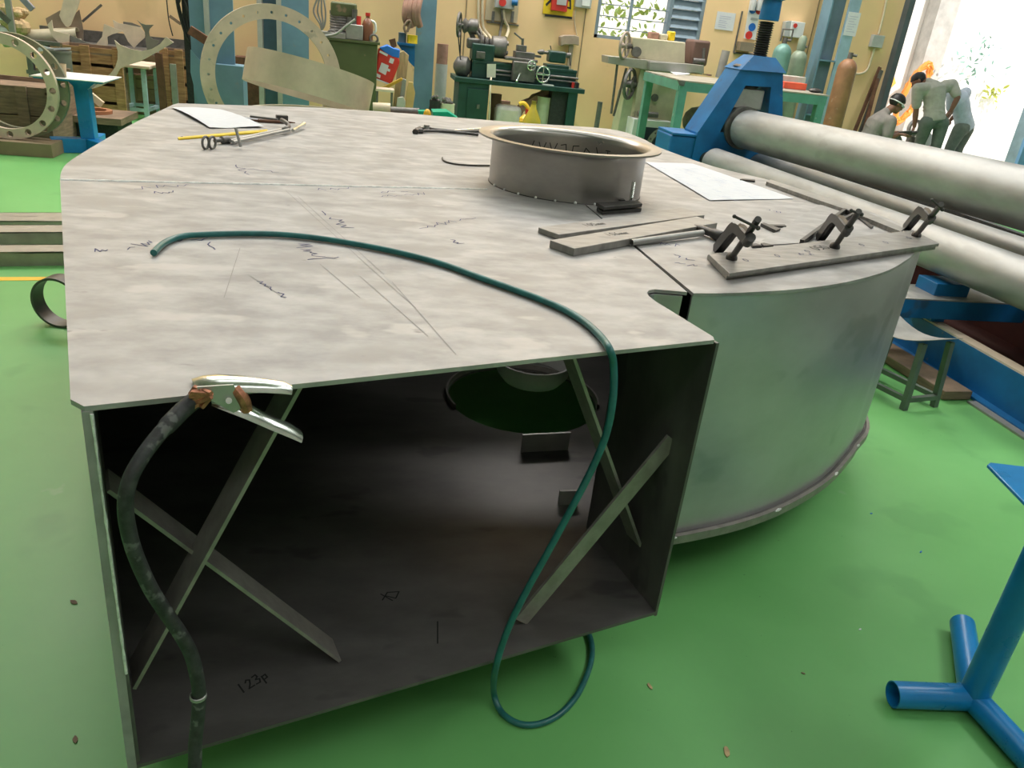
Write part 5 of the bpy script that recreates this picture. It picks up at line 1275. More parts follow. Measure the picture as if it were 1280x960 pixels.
def wheel(c, ax, R_, m, name, spokes=5, rim=.014, parent=None):
    ax = Vector(ax).normalized(); mb = MB(); x, yv = mb.frame(ax)
    mb.tube([c + (x * math.cos(t) + yv * math.sin(t)) * R_ for t in np.linspace(0, 2 * math.pi, 33)[:-1]], rim, 8, closed=True)
    for k in range(spokes):
        t = 2 * math.pi * k / spokes; mb.cyl(c, c + (x * math.cos(t) + yv * math.sin(t)) * R_, rim * .6, 6)
    mb.cyl(c - ax * rim * 1.6, c + ax * rim * 1.6, rim * 2, 12); return part(name, mb, m, parent or la_)


wc = lp(574, 31, .1); wheel(wc, (1, -.28, 0), .125, castm, 'flywheel')
mb = MB(); g = lp(576, 83, .05); mb.lathe((g.x - .02, yl + .1, g.z), (1, -.25, 0), [(.03, -.06), (.05, -.05), (.10, -.02), (.115, .02), (.11, .10), (.06, .14)], 22); part('gear_cover', mb, castm, la_)
for dy in (-.115, .115): mb = MB(); mb.cyl(V(wc.x + dy * .3, wc.y, wc.z) + V(0, dy, 0), V(g.x, yl + .1 + dy * .7, g.z), .008, 6); part('drive_belt', mb, blackm, la_)
mo = lp(588, 33, .15); mb = MB(); mb.lathe((mo.x - .05, yl + .25, mo.z), (1, 0, 0), [(.03, -.04), (.07, -.02), (.085, 0), (.06, .03), (.085, .06), (.085, .14), (.03, .16)], 20); part('countershaft_pulley', mb, castm, la_)
mb = MB(); mb.cyl((wc.x, yl + .2, wc.z), (mo.x + .1, yl + .25, mo.z), .018, 10); part('countershaft', mb, castm, la_)
for dx in (.0, .1): mb = MB(); mb.bar((mo.x + dx, yl + .27, mo.z - .02), (hx0 + .06 + dx, yl + .2, hz1 - .02), .03, .05); part('belt_arm', mb, castm, la_)
mb = MB(); mb.cyl(lp(592, 34, .2), lp(608, 58, .15), .016, 8); part('idler_rod', mb, castm, la_)
lbox(585, 47, 600, 62, .1, .14, castm, 'motor_block', .02)
lbox(596, 64, 606, 74, -.03, .03, castm, 'name_plate', .004)
lbox(642, 76, 668, 104, -.09, .1, castm, 'apron', .012)
lbox(632, 71, 672, 79, -.06, .34, castm, 'carriage', .006)
lbox(645, 64, 668, 76, .0, .2, castm, 'cross_slide', .005)
lbox(647, 56, 658, 65, .05, .1, castm, 'tool_post', .004)
mb = MB(); mb.cyl(lp(653, 58, .08), lp(653.5, 48, .08), .016, 10); mb.cyl(lp(653.5, 50, .08), lp(643, 41, .08), .010, 8); part('clamp_lever', mb, castm, la_)
mb = MB(); mb.bar(lp(655, 68, .02), lp(676, 71, .02), .05, .025); part('top_slide', mb, castm, la_)
wheel(lp(664.5, 82, -.14), (.25, -1, 0), .05, chromem, 'handwheel', 4, .008); wheel(lp(679, 93, -.16), (.3, -1, 0), .085, chromem, 'handwheel', 4, .009)
for c_ in ((664.5, 82, -.14), (679, 93, -.16)): mb = MB(); p = lp(*c_); mb.cyl(p, V(p.x - .03, yl - .02, p.z), .014, 10); part('handwheel_shaft', mb, castm, la_)
mb = MB(); mb.cyl(lp(650, 92, -.1), lp(650, 92, -.16), .012, 8); mb.cyl(lp(650, 92, -.15), lp(646, 101, -.17), .009, 8); mb.ball(lp(646, 101, -.17), .016, 5); part('feed_lever', mb, chromem, la_)
lbox(688, 63, 707, 80, .02, .2, tealm, 'tailstock', .02); lbox(684, 80, 711, 88, .0, .24, tealm, 'tailstock_base', .005)
p = lp(688, 66, .12); mb = MB(); mb.tube([lp(672, 65, .12), lp(675, 65, .12), lp(679, 65, .12), lp(680, 65.5, .12), p], [.012, .028, .03, .018, .018], 14); part('quill', mb, castm, la_)
mb = MB(); p = lp(708, 69, .12); mb.cyl(p, p + V(.05, 0, 0), .03, 12); mb.cyl(p + V(.04, -.02, .0), lp(713, 82, .1), .009, 8); part('tailstock_crank', mb, castm, la_)
mb = MB(); q0 = lp(689, 62, .1); mb.cyl(q0, lp(688, 57, .1), .007, 6); part('lock_lever', mb, castm, la_)
tg_ = MB(); tg_.prism(py_([(609, 80), (620, 80), (619.5, 97), (608.5, 97)], yl - .06), (0, .008, 0)); single('paper_card', tg_, mat('cream_card', (.72, .69, .58), .8), 'cream card hanging on the lathe front by the headstock', 'card')
mb = MB(); q = [lp(614, 97, -.06), PY(613, 110, y - .02), PY(612, 140, y - .02), V(PY(612, 148, y - .02).x, y - .02, .02)]; mb.tube(crom(q, 4), .010, 6); single('cord', mb, pvcm, 'thin pale cord hanging down the bench cabinet', 'cord')
mb = MB(); mb.bar(lp(678, 105.5, -.13), lp(692, 107, -.13), .03, .012); single('white_rule', mb, whitem, 'short white strip lying on the lathe bench', 'strip')
for k, (x, m) in enumerate(((716, redm), (719, darkm), (722, darkm))): mb = MB(); p = PY(x, 108, y + .1); mb.box((p.x, y + .1, bz + .03), (.022, .05, .06)); single('tool_bit', mb, m, ('red small tool on the right end of the bench', 'dark small tool next to the red tool', 'dark small tool at the bench end')[k], 'tool')
# under the bench
y = 9.6
c = PY(637, 142, y); mb = MB(); zt_ = PY(637, 133, y).z; mb.box((c.x, y + .15, zt_ / 2), (.30, .26, zt_)); single('plastic_bag', mb, clearp, 'cloudy clear plastic container under the lathe bench', 'container', bevel=.05)
mb = MB(); q = [PY(690, 112, 9.95), PY(672, 122, 9.9), PY(655, 132, 9.85), PY(645, 142, 9.8)]; mb.tube(crom(q, 4), [.05 + .01 * (i % 3) for i in range(13)], 8); single('brown_cloth', mb, brickm, 'brown cloth draped under the lathe bench', 'cloth')
mb = MB(); mb.box((PY(632, 122, 10.5).x, 10.5, .25), (.12, .08, .5)); single('brick_post', mb, brickm, 'brown upright block behind the container under the bench', 'block')
yc = 9.0; c = PY(665, 150, yc); zt_ = PY(667, 138, yc).z; cn = thing('oil_can', 'yellow conical oil can standing in front of the lathe bench', 'can', (c.x, yc, 0))
rc = (PY(677, 152, yc).x - PY(655, 152, yc).x) / 2; zs = PY(665, 150, yc).z
mb = MB(); mb.lathe((c.x, yc, 0), (0, 0, 1), [(rc, 0), (rc, zs - .05), (rc * 1.03, zs - .045), (rc, zs - .03), (rc, zs), (rc * .35, zt_ + .02), (rc * .3, zt_ + .06)], 22); part('body', mb, mat('mustard_tin', (.5, .36, .04), .4), cn)
mb = MB(); mb.cyl((c.x, yc, zt_ + .05), (c.x, yc, zt_ + .1), rc * .26, 12); part('neck', mb, mat('brass', (.4, .3, .06), .3, .6), cn)
yg = 9.3; mb = MB(); q = [PY(649, 130, yg), PY(655, 129, yg), PY(660, 136, yg), PY(659, 150, yg), PY(650, 152, yg)]; mb.tube(crom(q, 4), .022, 8); pb = PY(656, 148, yg + .1); mb.lathe((pb.x, yg + .1, 0), (0, 0, 1), [(.06, 0), (.065, .02), (.065, pb.z), (.02, pb.z + .04)], 16); jo = single('yellow_sprayer', mb, mat('amber_plastic', (.85, .5, .04), .4), 'amber plastic bottle with bent spout and red trigger beside the oil can', 'sprayer'); mb = MB(); mb.prism(py_([(657, 136), (662, 138), (661, 144), (657, 143)], yg - .03), (0, .04, 0)); part('trigger', mb, redm, jo)
# upright rod
p = PY(746, 150, 8.4); mb = MB(); mb.cyl((p.x, 8.4, 0), (p.x + .01, 8.4, PY(748, 127, 8.4).z), .026, 14); single('upright_bar', mb, castm, 'dark round bar standing upright right of the lathe bench', 'bar')
# wall fittings above lathe
W_ = WY - .002


def wbox(px0, py0, px1, py1, dep, off=0.0): a = PY(px0, py0, W_); b = PY(px1, py1, W_); m = MB(); m.box(((a.x + b.x) / 2, W_ - off - dep / 2, (a.z + b.z) / 2), (abs(b.x - a.x), dep, abs(a.z - b.z))); return m


sb = thing('motor_starter', 'grey starter switch with red knob on a wall board above the lathe', 'switch', PY(628, 30, W_))
part('board', wbox(609, -16, 646, 29, .02), mat('dusty_board', (.55, .45, .3), .7), sb); part('lower_rail', wbox(608, 28, 648, 31, .03), castm, sb); part('casing', wbox(619, -16, 641, 12, .09, .02), greyplas, sb, .006)
mb = MB(); p = PY(628, 3, W_ - .12); mb.cyl(p, p + V(0, -.03, 0), .045, 18); part('red_knob', mb, redm, sb)
mb = MB(); p = PY(640, 3, W_ - .12); mb.cyl(p, p + V(.07, -.02, 0), .035, 14); part('plug', mb, bluem, sb)
for k, x in enumerate((627, 629.5)): mb = MB(); q = [PY(x, 12, W_ - .05), PY(x + 1, 24, W_ - .06), PY(x + (6 if k else -1), 36, W_ - .05), PY(x - 3 + 6 * k, 47, W_ - .3)]; mb.tube(crom(q, 5), .018, 8); part('cable', mb, (castm, pvcm)[k], sb)
for k, x in enumerate((616, 640)): part('screw_rod', wbox(x - 1, 14, x + 1, 28, .02, .02), castm, sb)
for k, x in enumerate((598, 603)):
    q = [PY(x, -10, W_ - .02), PY(x, 22, W_ - .02), PY(x + 2, 36, W_ - .03), PY(x + 10, 46, W_ - .1), PY(x + 12, 52, W_ - .4)]; mb = MB(); mb.tube(crom(q, 5), .017, 8); single('conduit', mb, pvcm, ('cream conduit bending down to the lathe motor, left one', 'cream conduit bending down to the lathe, nearer the starter')[k], 'conduit')
yb_ = thing('alarm_board', 'yellow wall board with red call point and dark stripes', 'sign', PY(698, 22, W_)); part('board', wbox(681, -10, 715, 21, .012), yellowm, yb_)
part('call_point', wbox(690, -10, 707, 15, .06, .012), redm, yb_, .004); part('face', wbox(696, -10, 706, 7, .012, .072), greyplas, yb_)
for q in ([(682, 5), (690, -3), (690, 1), (683, 8)], [(708, -8), (714, -8), (714, 12), (708, 10), (708, 8), (712, 9), (712, 2), (708, 1)]): mb = MB(); mb.prism(py_(q, W_ - .0145), (0, .002, 0)); part('stripe', mb, blackm, yb_)
part('border', wbox(681, 20, 715, 21.5, .016), blackm, yb_)
sw_ = thing('wall_switch', 'small grey wall switch between yellow board and window', 'switch', PY(728, 12, W_)); part('box', wbox(720, -14, 737, 11, .07), greyplas, sw_, .006); part('rocker', wbox(727, -6, 735, 8, .015, .07), whitem, sw_)
mb = MB(); q = [PY(720, 12, W_ - .012), PY(718, 25, W_ - .012), PY(721, 44, W_ - .012)]; mb.tube(crom(q, 4), .008, 6); single('wall_wire', mb, pvcm, 'thin wire running down from the small grey wall switch', 'wire')
ml = thing('wooden_mallet', 'large dusty wooden mallet leaning on the wall right of the lathe', 'mallet', PY(712, 90, W_ - .1)); a = PY(700, 44, W_ - .16)
mb = MB(); mb.prism(py_([(701, 46), (706, 44), (719, 44), (724, 46), (724, 57), (719, 56), (706, 56), (701, 58)], W_ - .16), (0, .14, 0)); part('head', mb, mat('dusty_wood', (.36, .28, .21), .8, 0, .15, 8), ml, .008)
p0, p1 = PY(714, 56, W_ - .09), PY(710, 100, W_ - .09); mb = MB(); d = (p1 - p0); mb.bar(p0, V(p1.x, p1.y, .02), .055, .04, up=(0, 1, 0)); part('handle', mb, mat('dusty_handle', (.40, .32, .24), .8), ml)

# ================================================================== SHAPING MACHINE AND GREEN TABLE
y = 10.15
sm = thing('shaping_machine', 'old beige shaping machine with handwheels under the window', 'machine', (PY(815, 150, y).x, y + .3, 0))


def sp_(px, py, dy=0.0): return PY(px, py, y + dy)


mb = MB(); mb.prism(py_([(790, 46), (857, 53), (856, 80), (798, 74), (792, 66)], y), (0, .42, 0)); part('ram_head', mb, beige, sm, .012)
mb = MB(); mb.prism(py_([(760, 70), (880, 82), (880, 92), (812, 88), (760, 79)], y - .08), (0, .3, 0)); part('slide_rail', mb, mat('grey_beige', (.36, .34, .29), .5, .3, .12, 6), sm, .004)
mb = MB(); mb.prism(py_([(812, 77), (858, 80), (858, 92), (812, 88)], y - .16), (0, .08, 0)); part('tool_block', mb, mat('grey_block', (.32, .31, .28), .5, .3, .12, 6), sm, .004)
wheel(sp_(781, 57, -.1), (.75, -.6, 0), .145, mat('dusty_wheel', (.36, .30, .25), .6, .3), 'handwheel', 6, .018, sm)
mb = MB(); c = sp_(796, 65, -.03); mb.cyl(c, c + V(0, .05, 0), .06, 18); part('port', mb, castm, sm)
mb = MB(); mb.cyl(sp_(781, 57, -.1), sp_(792, 58, .1), .03, 10); part('wheel_shaft', mb, castm, sm)
mb = MB(); mb.box((sp_(872, 65, .2).x, y + .25, sp_(872, 66, .2).z), (.24, .3, .30)); part('motor', mb, mat('red_brown', (.16, .09, .07), .6, .1), sm, .03)
for (x, yy_, w_, h_, m, nm) in ((816, 43, .12, .10, brickm, 'wooden_block'), (828, 46, .10, .08, beige, 'rag_heap'), (838, 44, .08, .11, yellowm, 'yellow_tub')):
    p = sp_(x, 48, .15); zz = sp_(x, 50, .0).z; mb = MB(); mb.box((p.x, y + .15, zz + h_ / 2 - .01), (w_, .12, h_)); single(nm, mb, m, {'wooden_block': 'brown wooden block on top of the shaping machine', 'rag_heap': 'pale lump beside the brown block on the shaping machine', 'yellow_tub': 'yellow tub on top of the shaping machine'}[nm], nm.split('_')[1], bevel=.015)
colx0, colx1 = sp_(795, 120).x, sp_(855, 120).x; zc_ = sp_(820, 88).z
mb = MB(); mb.box(((colx0 + colx1) / 2, y + .25, zc_ / 2), (colx1 - colx0, .5, zc_)); part('column', mb, beige, sm, .01)
mb = MB(); p = sp_(777, 140, .1); mb.prism([V(sp_(771, 165, .1).x, y + .1, 0), V(sp_(793, 165, .1).x, y + .1, 0), V(sp_(793, 110, .1).x, y + .1, sp_(793, 110, .1).z), V(sp_(781, 115, .1).x, y + .1, sp_(781, 115, .1).z)], (0, .3, 0)); part('belt_guard', mb, mat('pale_guard', (.5, .52, .36), .5), sm, .006)
wheel(sp_(787, 105, -.05), (.75, -.6, 0), .17, castm, 'handwheel', 5, .022, sm)
mb = MB(); mb.cyl(sp_(787, 105, -.05), sp_(798, 106, .1), .03, 10); part('wheel_shaft', mb, castm, sm)
for x0, y0_, x1, y1_ in ((772, 78, 764, 142), (783, 85, 767, 145)): mb = MB(); mb.cyl(sp_(x0, y0_, -.02), sp_(x1, y1_, -.02), .016, 8); part('drive_belt', mb, castm, sm)
mb = MB(); a = sp_(792, 148, -.15); b = sp_(840, 152, -.15); mb.box(((a.x + b.x) / 2, y + .0, a.z / 2), (b.x - a.x, .34, a.z)); part('base_box', mb, whitem, sm, .006)
mb = MB(); mb.box(((a.x + b.x) / 2 + .02, y - .172, a.z * .52), ((b.x - a.x) * .72, .01, a.z * .6)); part('opening_shade', mb, mat('recess_shade_blue', (.015, .025, .05), .4), sm)  # flat dark panel on the box front, painted shade of an opening
mb = MB(); mb.cyl(sp_(797, 142, -.12), sp_(822, 144, -.12), .035, 12); part('shaft', mb, castm, sm)
mb = MB(); c = sp_(818, 122, -.01); mb.cyl(c, c + V(0, -.03, 0), .045, 16); part('knob', mb, castm, sm)
mb = MB(); mb.cyl(sp_(866, 76, .1), sp_(880, 77, .1), .035, 12); mb.cyl(sp_(880, 60, .1), sp_(878, 85, .1), .02, 8); part('vise_screw', mb, castm, sm)
# green table
y = 8.3; tzz = PY(852, 100, y).z - .0
fl_ = PY(852, 100, y); fr_ = PY(1034, 114, y); bl_ = PZ(790, 84, tzz); yb_t = min(bl_.y, 9.7); k_ = (yb_t - y) / (bl_.y - y); bl_ = V(fl_.x + (bl_.x - fl_.x) * k_, yb_t, tzz)
tb = thing('work_table', 'green steel work table cluttered with papers and torch', 'table', ((fl_.x + fr_.x) / 2, (y + yb_t) / 2, 0))
br_ = V(fr_.x + .25, yb_t, tzz)
mb = MB(); mb.prism([V(fl_.x - .02, y - .02, tzz), V(fr_.x + .03, y - .02, tzz), V(br_.x, yb_t, tzz), V(bl_.x, yb_t, tzz)], (0, 0, -.012)); part('table_top', mb, mat('dusty_steel_top', (.40, .37, .31), .5, .3, .2, 6), tb)
mb = MB(); mb.bar((fl_.x, y, tzz - .06), (fr_.x, y, tzz - .06), .04, .09); part('apron', mb, tablegreen, tb)
mb = MB(); mb.bar((fl_.x, y, tzz - .06), (bl_.x, yb_t - .03, tzz - .06), .04, .09); part('apron', mb, tablegreen, tb)
mb = MB(); mb.bar((fr_.x, y, tzz - .06), (br_.x, yb_t - .03, tzz - .06), .04, .09); part('apron', mb, tablegreen, tb)
for x, yy_ in ((fl_.x + .03, y + .02), (fr_.x - .04, y + .02), (bl_.x + .05, yb_t - .05), (br_.x - .08, yb_t - .05)): mb = MB(); mb.box((x, yy_, (tzz - .012) / 2), (.085, .085, tzz - .012)); part('leg', mb, tablegreen, tb)
c = PY(851, 103, y - .04); mb = MB(); mb.prism(py_([(847, 100), (857, 102), (855, 108), (850, 107)], y - .045), (0, .02, 0)); part('corner_cap', mb, castm, tb)
# things on the table
zt_ = tzz + .002
mb = MB(); mb.prism([PZ(834, 88, zt_), PZ(868, 84, zt_ + .02), PZ(862, 93, zt_), PZ(845, 94, zt_)], (0, 0, .004)); single('loose_paper', mb, paperm, 'white loose papers on the green work table', 'paper')
gz = zt_ + .03; wt_ = thing('welding_torch', 'yellow handled welding torch on the green work table', 'torch', PZ(845, 76, gz)); yt_ = PZ(842, 80, gz).y
mb = MB(); mb.bar(PY(832, 78, yt_), PY(853, 70, yt_), .06, .05); part('handle', mb, yellowm, wt_, .008); mb = MB(); mb.tube(crom([PY(852, 70, yt_), PY(866, 64, yt_), PY(880, 57, yt_)], 4), .02, 8); part('neck', mb, darkm, wt_)
mb = MB(); mb.tube(crom([PY(880, 57, yt_), PY(894, 42, yt_ + .1), PY(904, 22, yt_ + .2), PY(914, -12, yt_ + .3)], 6), .011, 8); part('cable', mb, blackm, wt_)
mb = MB(); mb.cyl(PY(874, 61, yt_), PY(896, 53, yt_), .008, 6); part('rod', mb, darkm, wt_)
p = PZ(899, 97, zt_); mb = MB(); zz = PY(905, 63, p.y).z; mb.pipe((p.x, p.y, zt_), (p.x + .02, p.y, zz), .05, .006, 22); single('pipe_stub', mb, greym, 'short grey pipe standing upright on the green table', 'pipe')
r = random.Random(12)
for k in range(5):
    p = PZ(866 + k * 5, 92 + k * .7, zt_); mb = MB(); mb.box((p.x, p.y, zt_ + .01), (r.uniform(.03, .07), .04, .018), r.uniform(0, 3)); single('table_scrap', mb, (woodl, brickm, greym, woodl, brickm)[k], ('straw coloured scrap next to the papers on the green table', 'reddish scrap second from the papers', 'grey scrap in the middle of the table scraps', 'straw coloured scrap second from the pipe stub', 'reddish scrap at the foot of the pipe stub')[k], 'scrap', 'scraps on the green table')
p = PY(990, 107, 8.9); mb = MB(); mb.box((p.x, p.y, zt_ + .035), (.28, .16, .07)); single('red_box', mb, mat('coral_plastic', (.8, .12, .06), .4), 'coral red flat box on the right end of the green table', 'box', bevel=.006)
p2 = PZ(998, 98, zt_ + .07); mb = MB(); mb.box((p.x + .06, p.y + .24, zt_ + .065), (.34, .2, .13)); single('clear_box', mb, clearp, 'cloudy clear box behind the red box', 'box', bevel=.008)
p = PY(1020, 109, 8.55); mb = MB(); mb.ball((p.x, p.y, zt_ + .02), .05, 6, (1.6, 1, .5)); single('tape_coil', mb, darkm, 'small dark lump at the right corner of the green table', 'lump')
# flange rings under the table
for (cx_, cy_, wpx, hpx, yy_, lab) in ((843, 150, 22, 31, 9.0, 'grey bolted flange ring standing under the green table'), (989, 137, 18, 24, 9.2, 'rusty bolted ring standing under the right end of the table')):
    p = PY(cx_, cy_, yy_); R_ = hpx / 1083 * yy_ * .98; yw = .72; u = V(math.cos(yw), -math.sin(yw), 0)
    mb = MB(); mb.flange((p.x, yy_ + .1, R_ + .002), u, (0, 0, 1), R_ * .76, R_, .03, 16, .010, R_ * .88); single('pipe_flange', mb, (castm, rustm)[cx_ > 900], lab, 'flange')
mb = MB(); p = PY(874, 130, 9.6)
for k in range(6): mb.ball((p.x + r.uniform(-.2, .2), 9.6 + r.uniform(-.1, .1), .35 + r.uniform(-.2, .25)), .17, 6)
mb.box((p.x, 9.6, .12), (.5, .3, .24)); single('tarpaulin', mb, castm, 'dark crumpled tarpaulin heap under the green table', 'tarpaulin')
# ------------------------------------------------------------------ wall right of the window
mb = MB(); mb.prism(py_([(897, 14), (920, 17), (916, 39), (893, 36)], W_ - .006), (0, .004, 0)); nt1 = single('notice', mb, paperm, 'white printed notice on the yellow wall right of the window', 'notice')
mb = MB(); mb.smooth = 0
for k in range(6): a = PY(900 - k * .5, 20 + k * 2.6, W_ - .007); b = PY(900 - k * .5 + r.uniform(8, 14), 21.6 + k * 2.6, W_ - .007); ribbon(mb, [a, b], .006, V(0, -1, 0))
part('text_line', mb, mat('faded_print', (.45, .45, .6), .8), nt1)
rk2 = thing('sign_board', 'white safety board with blue and red round symbols beside the screw', 'sign', PY(938, 48, W_))
mb = MB(); mb.prism(py_([(938, 0), (952, 2), (944, 50), (930, 48)], W_ - .02), (0, .016, 0)); part('board', mb, whitem, rk2)
for x, yy_, m in ((941, 12, bluep), (949, 13, redm), (940, 34, bluep), (936, 44, redm)): mb = MB(); p = PY(x, yy_, W_ - .022); mb.cyl(p, p + V(0, -.006, 0), .05, 16); part('symbol', mb, m, rk2)
mb = MB(); p = PY(943, 24, W_ - .022); mb.box((p.x, W_ - .024, p.z), (.10, .006, .03)); part('text_bar', mb, greyplas, rk2)
for x, m in ((941, greyplas), (949, greyplas)): mb = MB(); p = PY(x, 7, W_ - .05); mb.lathe((p.x, W_ - .055, p.z - .06), (0, 0, 1), [(.04, 0), (.04, .12), (.018, .17), (.018, .2)], 14); part('cylinder_picture', mb, m, rk2)
mb = MB(); a, b = PY(928, 14, W_ - .01), PY(917, 66, W_ - .01); mb.cyl(a, b, .012, 8); mb.cyl(b, PY(944, 68, W_ - .01), .012, 8); single('wall_bracket', mb, castm, 'thin dark angle bracket on the wall beside the safety board', 'bracket')
mb = MB(); a = PY(926, 52, W_ - .12); b = PY(941, 65, W_ - .12); mb.box(((a.x + b.x) / 2, W_ - .07, (a.z + b.z) / 2), (b.x - a.x, .12, abs(a.z - b.z))); single('wall_tray', mb, mat('brown_tray', (.25, .2, .14), .6), 'brown metal tray fixed below the safety board', 'tray')
wb = thing('white_switchbox', 'white wall switch box with red symbol above the gas cylinders', 'switch box', PY(998, 46, W_)); mb = MB(); mb.prism(py_([(990, 26), (1007, 28.5), (1003, 48), (987, 46)], W_ - .12), (0, .11, 0)); part('box', mb, whitem, wb, .006)
mb = MB(); mb.prism(py_([(983, 27), (990, 26), (986, 46), (980, 45)], W_ - .11), (0, .1, 0)); part('side_box', mb, greyplas, wb); p = PY(994, 32, W_ - .125); mb = MB(); mb.cyl(p, p + V(0, -.01, 0), .028, 14); part('red_symbol', mb, redm, wb)


def gas_cyl(px, py_top, pr, y, m, label, valve, cap=None):
    p = PY(px, py_top + 20, y); zt_ = PY(px + 3, py_top, y).z; r_ = pr / 1083 * y * 1.05
    t = thing('gas_cylinder', label, 'gas cylinder', (p.x, y, 0), None)
    prof = [(r_ * .9, 0), (r_, .03), (r_, zt_ - r_ * 1.1)] + [(r_ * math.cos(a) if a < 1.3 else r_ * .28, zt_ - r_ * 1.1 + r_ * 1.1 * math.sin(a)) for a in np.linspace(.15, 1.35, 8)]
    mb = MB(); mb.smooth = 50; mb.lathe((p.x, y, 0), (0, 0, 1), prof, 28); part('body', mb, m, t)
    mb = MB(); mb.cyl((p.x, y, zt_ - .02), (p.x, y, zt_ + .07), .03, 12); mb.cyl((p.x, y, zt_ + .04), (p.x + .07, y - .03, zt_ + .04), .016, 8); part('valve', mb, valve, t)
    if cap == 'guard':
        mb = MB(); q = [V(p.x - .06, y, zt_ + .02), V(p.x - .06, y, zt_ + .16), V(p.x + .08, y, zt_ + .17), V(p.x + .08, y, zt_ + .05)]; mb.tube(q, .012, 8); part('valve_guard', mb, castm, t)
    if cap == 'cap': mb = MB(); mb.lathe((p.x, y, zt_ - .01), (0, 0, 1), [(.05, 0), (.055, .02), (.05, .15), (.03, .18)], 16); part('cap', mb, m, t)
    return t


gas_cyl(976, 54, 11.5, 10.3, cyltealm, 'teal gas cylinder nearer the blue screw with open valve guard', castm, 'guard')
gas_cyl(996, 62, 10.5, 10.45, mat('olive_teal_cylinder', (.26, .32, .24), .45, .1, .15, 5), 'olive teal gas cylinder right of its teal neighbour', castm, 'cap')
gas_cyl(1057, 73, 12.5, 9.7, cylbrown, 'tall rusty brown gas cylinder standing by the blue column', castm)
# right column
y = 10.45
c4 = thing('steel_column', 'grey blue steel column with notice beside the brown gas cylinder', 'column', (PY(1050, 80, y).x, y + .2, 0)); c4['kind'] = 'structure'
a = PY(1042, 0, y); b = PY(1063, 0, y); c = PY(1077, 0, y)
mb = MB(); mb.box(((a.x + b.x) / 2, y + .10, 3.45), (b.x - a.x, .02, 6.9)); part('web', mb, mat('slate_blue', (.13, .19, .24), .55), c4)
mb = MB(); mb.box((a.x - .01, y + .1, 3.45), (.02, .24, 6.9)); part('flange', mb, bluecol, c4)
mb = MB(); mb.box(((b.x + c.x) / 2, y, 3.45), (c.x - b.x, .03, 6.9)); part('flange', mb, mat('light_blue_grey', (.30, .44, .54), .5), c4)
zs_ = PY(1035, 76, y).z; mb = MB(); mb.box(((a.x + b.x) / 2, y + .05, zs_ / 2), (b.x - a.x - .03, .1, .02)); mb.box(((a.x + b.x) / 2, y + .04, zs_), (b.x - a.x, .12, .02)); part('stiffener', mb, bluecol, c4)
n0 = PY(1064, 16, y - .02); mb = MB(); zz = n0.z; x0_ = b.x + .01; x1_ = c.x + .03; mb.box(((x0_ + x1_) / 2, y - .02, zz - .13), (x1_ - x0_, .004, .28)); n2 = single('notice', mb, paperm, 'white notice taped on the right blue column', 'notice')
mb = MB(); mb.smooth = 0
for k in range(7): ribbon(mb, [V(x0_ + .03, y - .0226, zz - .04 - k * .03), V(x1_ - .03 - .02 * (k % 3), y - .0226, zz - .04 - k * .03)], .006, V(0, -1, 0))
part('text_line', mb, mat('faded_print_blue', (.45, .45, .6), .8), n2)
# conduit switch
cs_ = thing('conduit_switch', 'grey switch on a cream conduit left of the doorway', 'switch', PY(1092, 62, W_)); part('box', wbox(1089, 43, 1099, 60, .07), greyplas, cs_, .006)
mb = MB(); mb.tube(crom([PY(1110, -10, W_ - .02), PY(1104, 20, W_ - .02), PY(1098, 43, W_ - .02)], 4), .016, 8); mb2 = MB(); mb2.tube(crom([PY(1093, 60, W_ - .02), PY(1089, 74, W_ - .02), PY(1084, 87, W_ - .02), PY(1076, 92, W_ - .02), PY(1064, 92, W_ - .02)], 4), .016, 8); part('conduit', mb, pvcm, cs_); part('conduit', mb2, pvcm, cs_)
for k, (p, q) in enumerate((((1100, 84), (1068, 165)), ((1102, 88), (1075, 165)), ((1097, 98), (1080, 165)))): a = PY(*p, 10.9 - k * .08); b = PY(*q, 10.7 - k * .08); mb = MB(); d = (b - a).normalized(); b = a + d * ((.0 - a.z) / d.z); mb.bar(a, b, .05, .02, up=(0, 1, 0)); single('leaning_bar', mb, (rustm, castm, rustm)[k], ('rust brown bar leaning beside the doorway, longest of three', 'dark grey bar leaning between two rust brown bars', 'shorter rust brown bar leaning nearest the doorway')[k], 'bar', 'bars leaning by the doorway')
# blue door leaf at right edge
y = 10.2; a = PY(1268, 210, y); mb = MB(); mb.box((a.x + .5, y, 2.3), (1.0, .06, 4.6)); dl = single('door_2', mb, mat('sky_blue_sheet', (.18, .36, .62), .5), 'blue sheet metal door leaf at the right edge', None, None, 0, 'structure')

# ================================================================== PEOPLE OUTSIDE THE DOORWAY


def limb(mb, pts, n=14):   # tapering capsule chain: [(point, radius), ...]
    q = []; r = []
    for (a, ra), (b, rb) in zip(pts[:-1], pts[1:]):
        for k in range(6): q.append(Vector(a).lerp(b, k / 6)); r.append(ra + (rb - ra) * k / 6)
    q.append(Vector(pts[-1][0])); r.append(pts[-1][1]); mb.tube(q, r, n)
    for p, ra in pts: mb.ball(p, ra * .995, 6)
    return mb


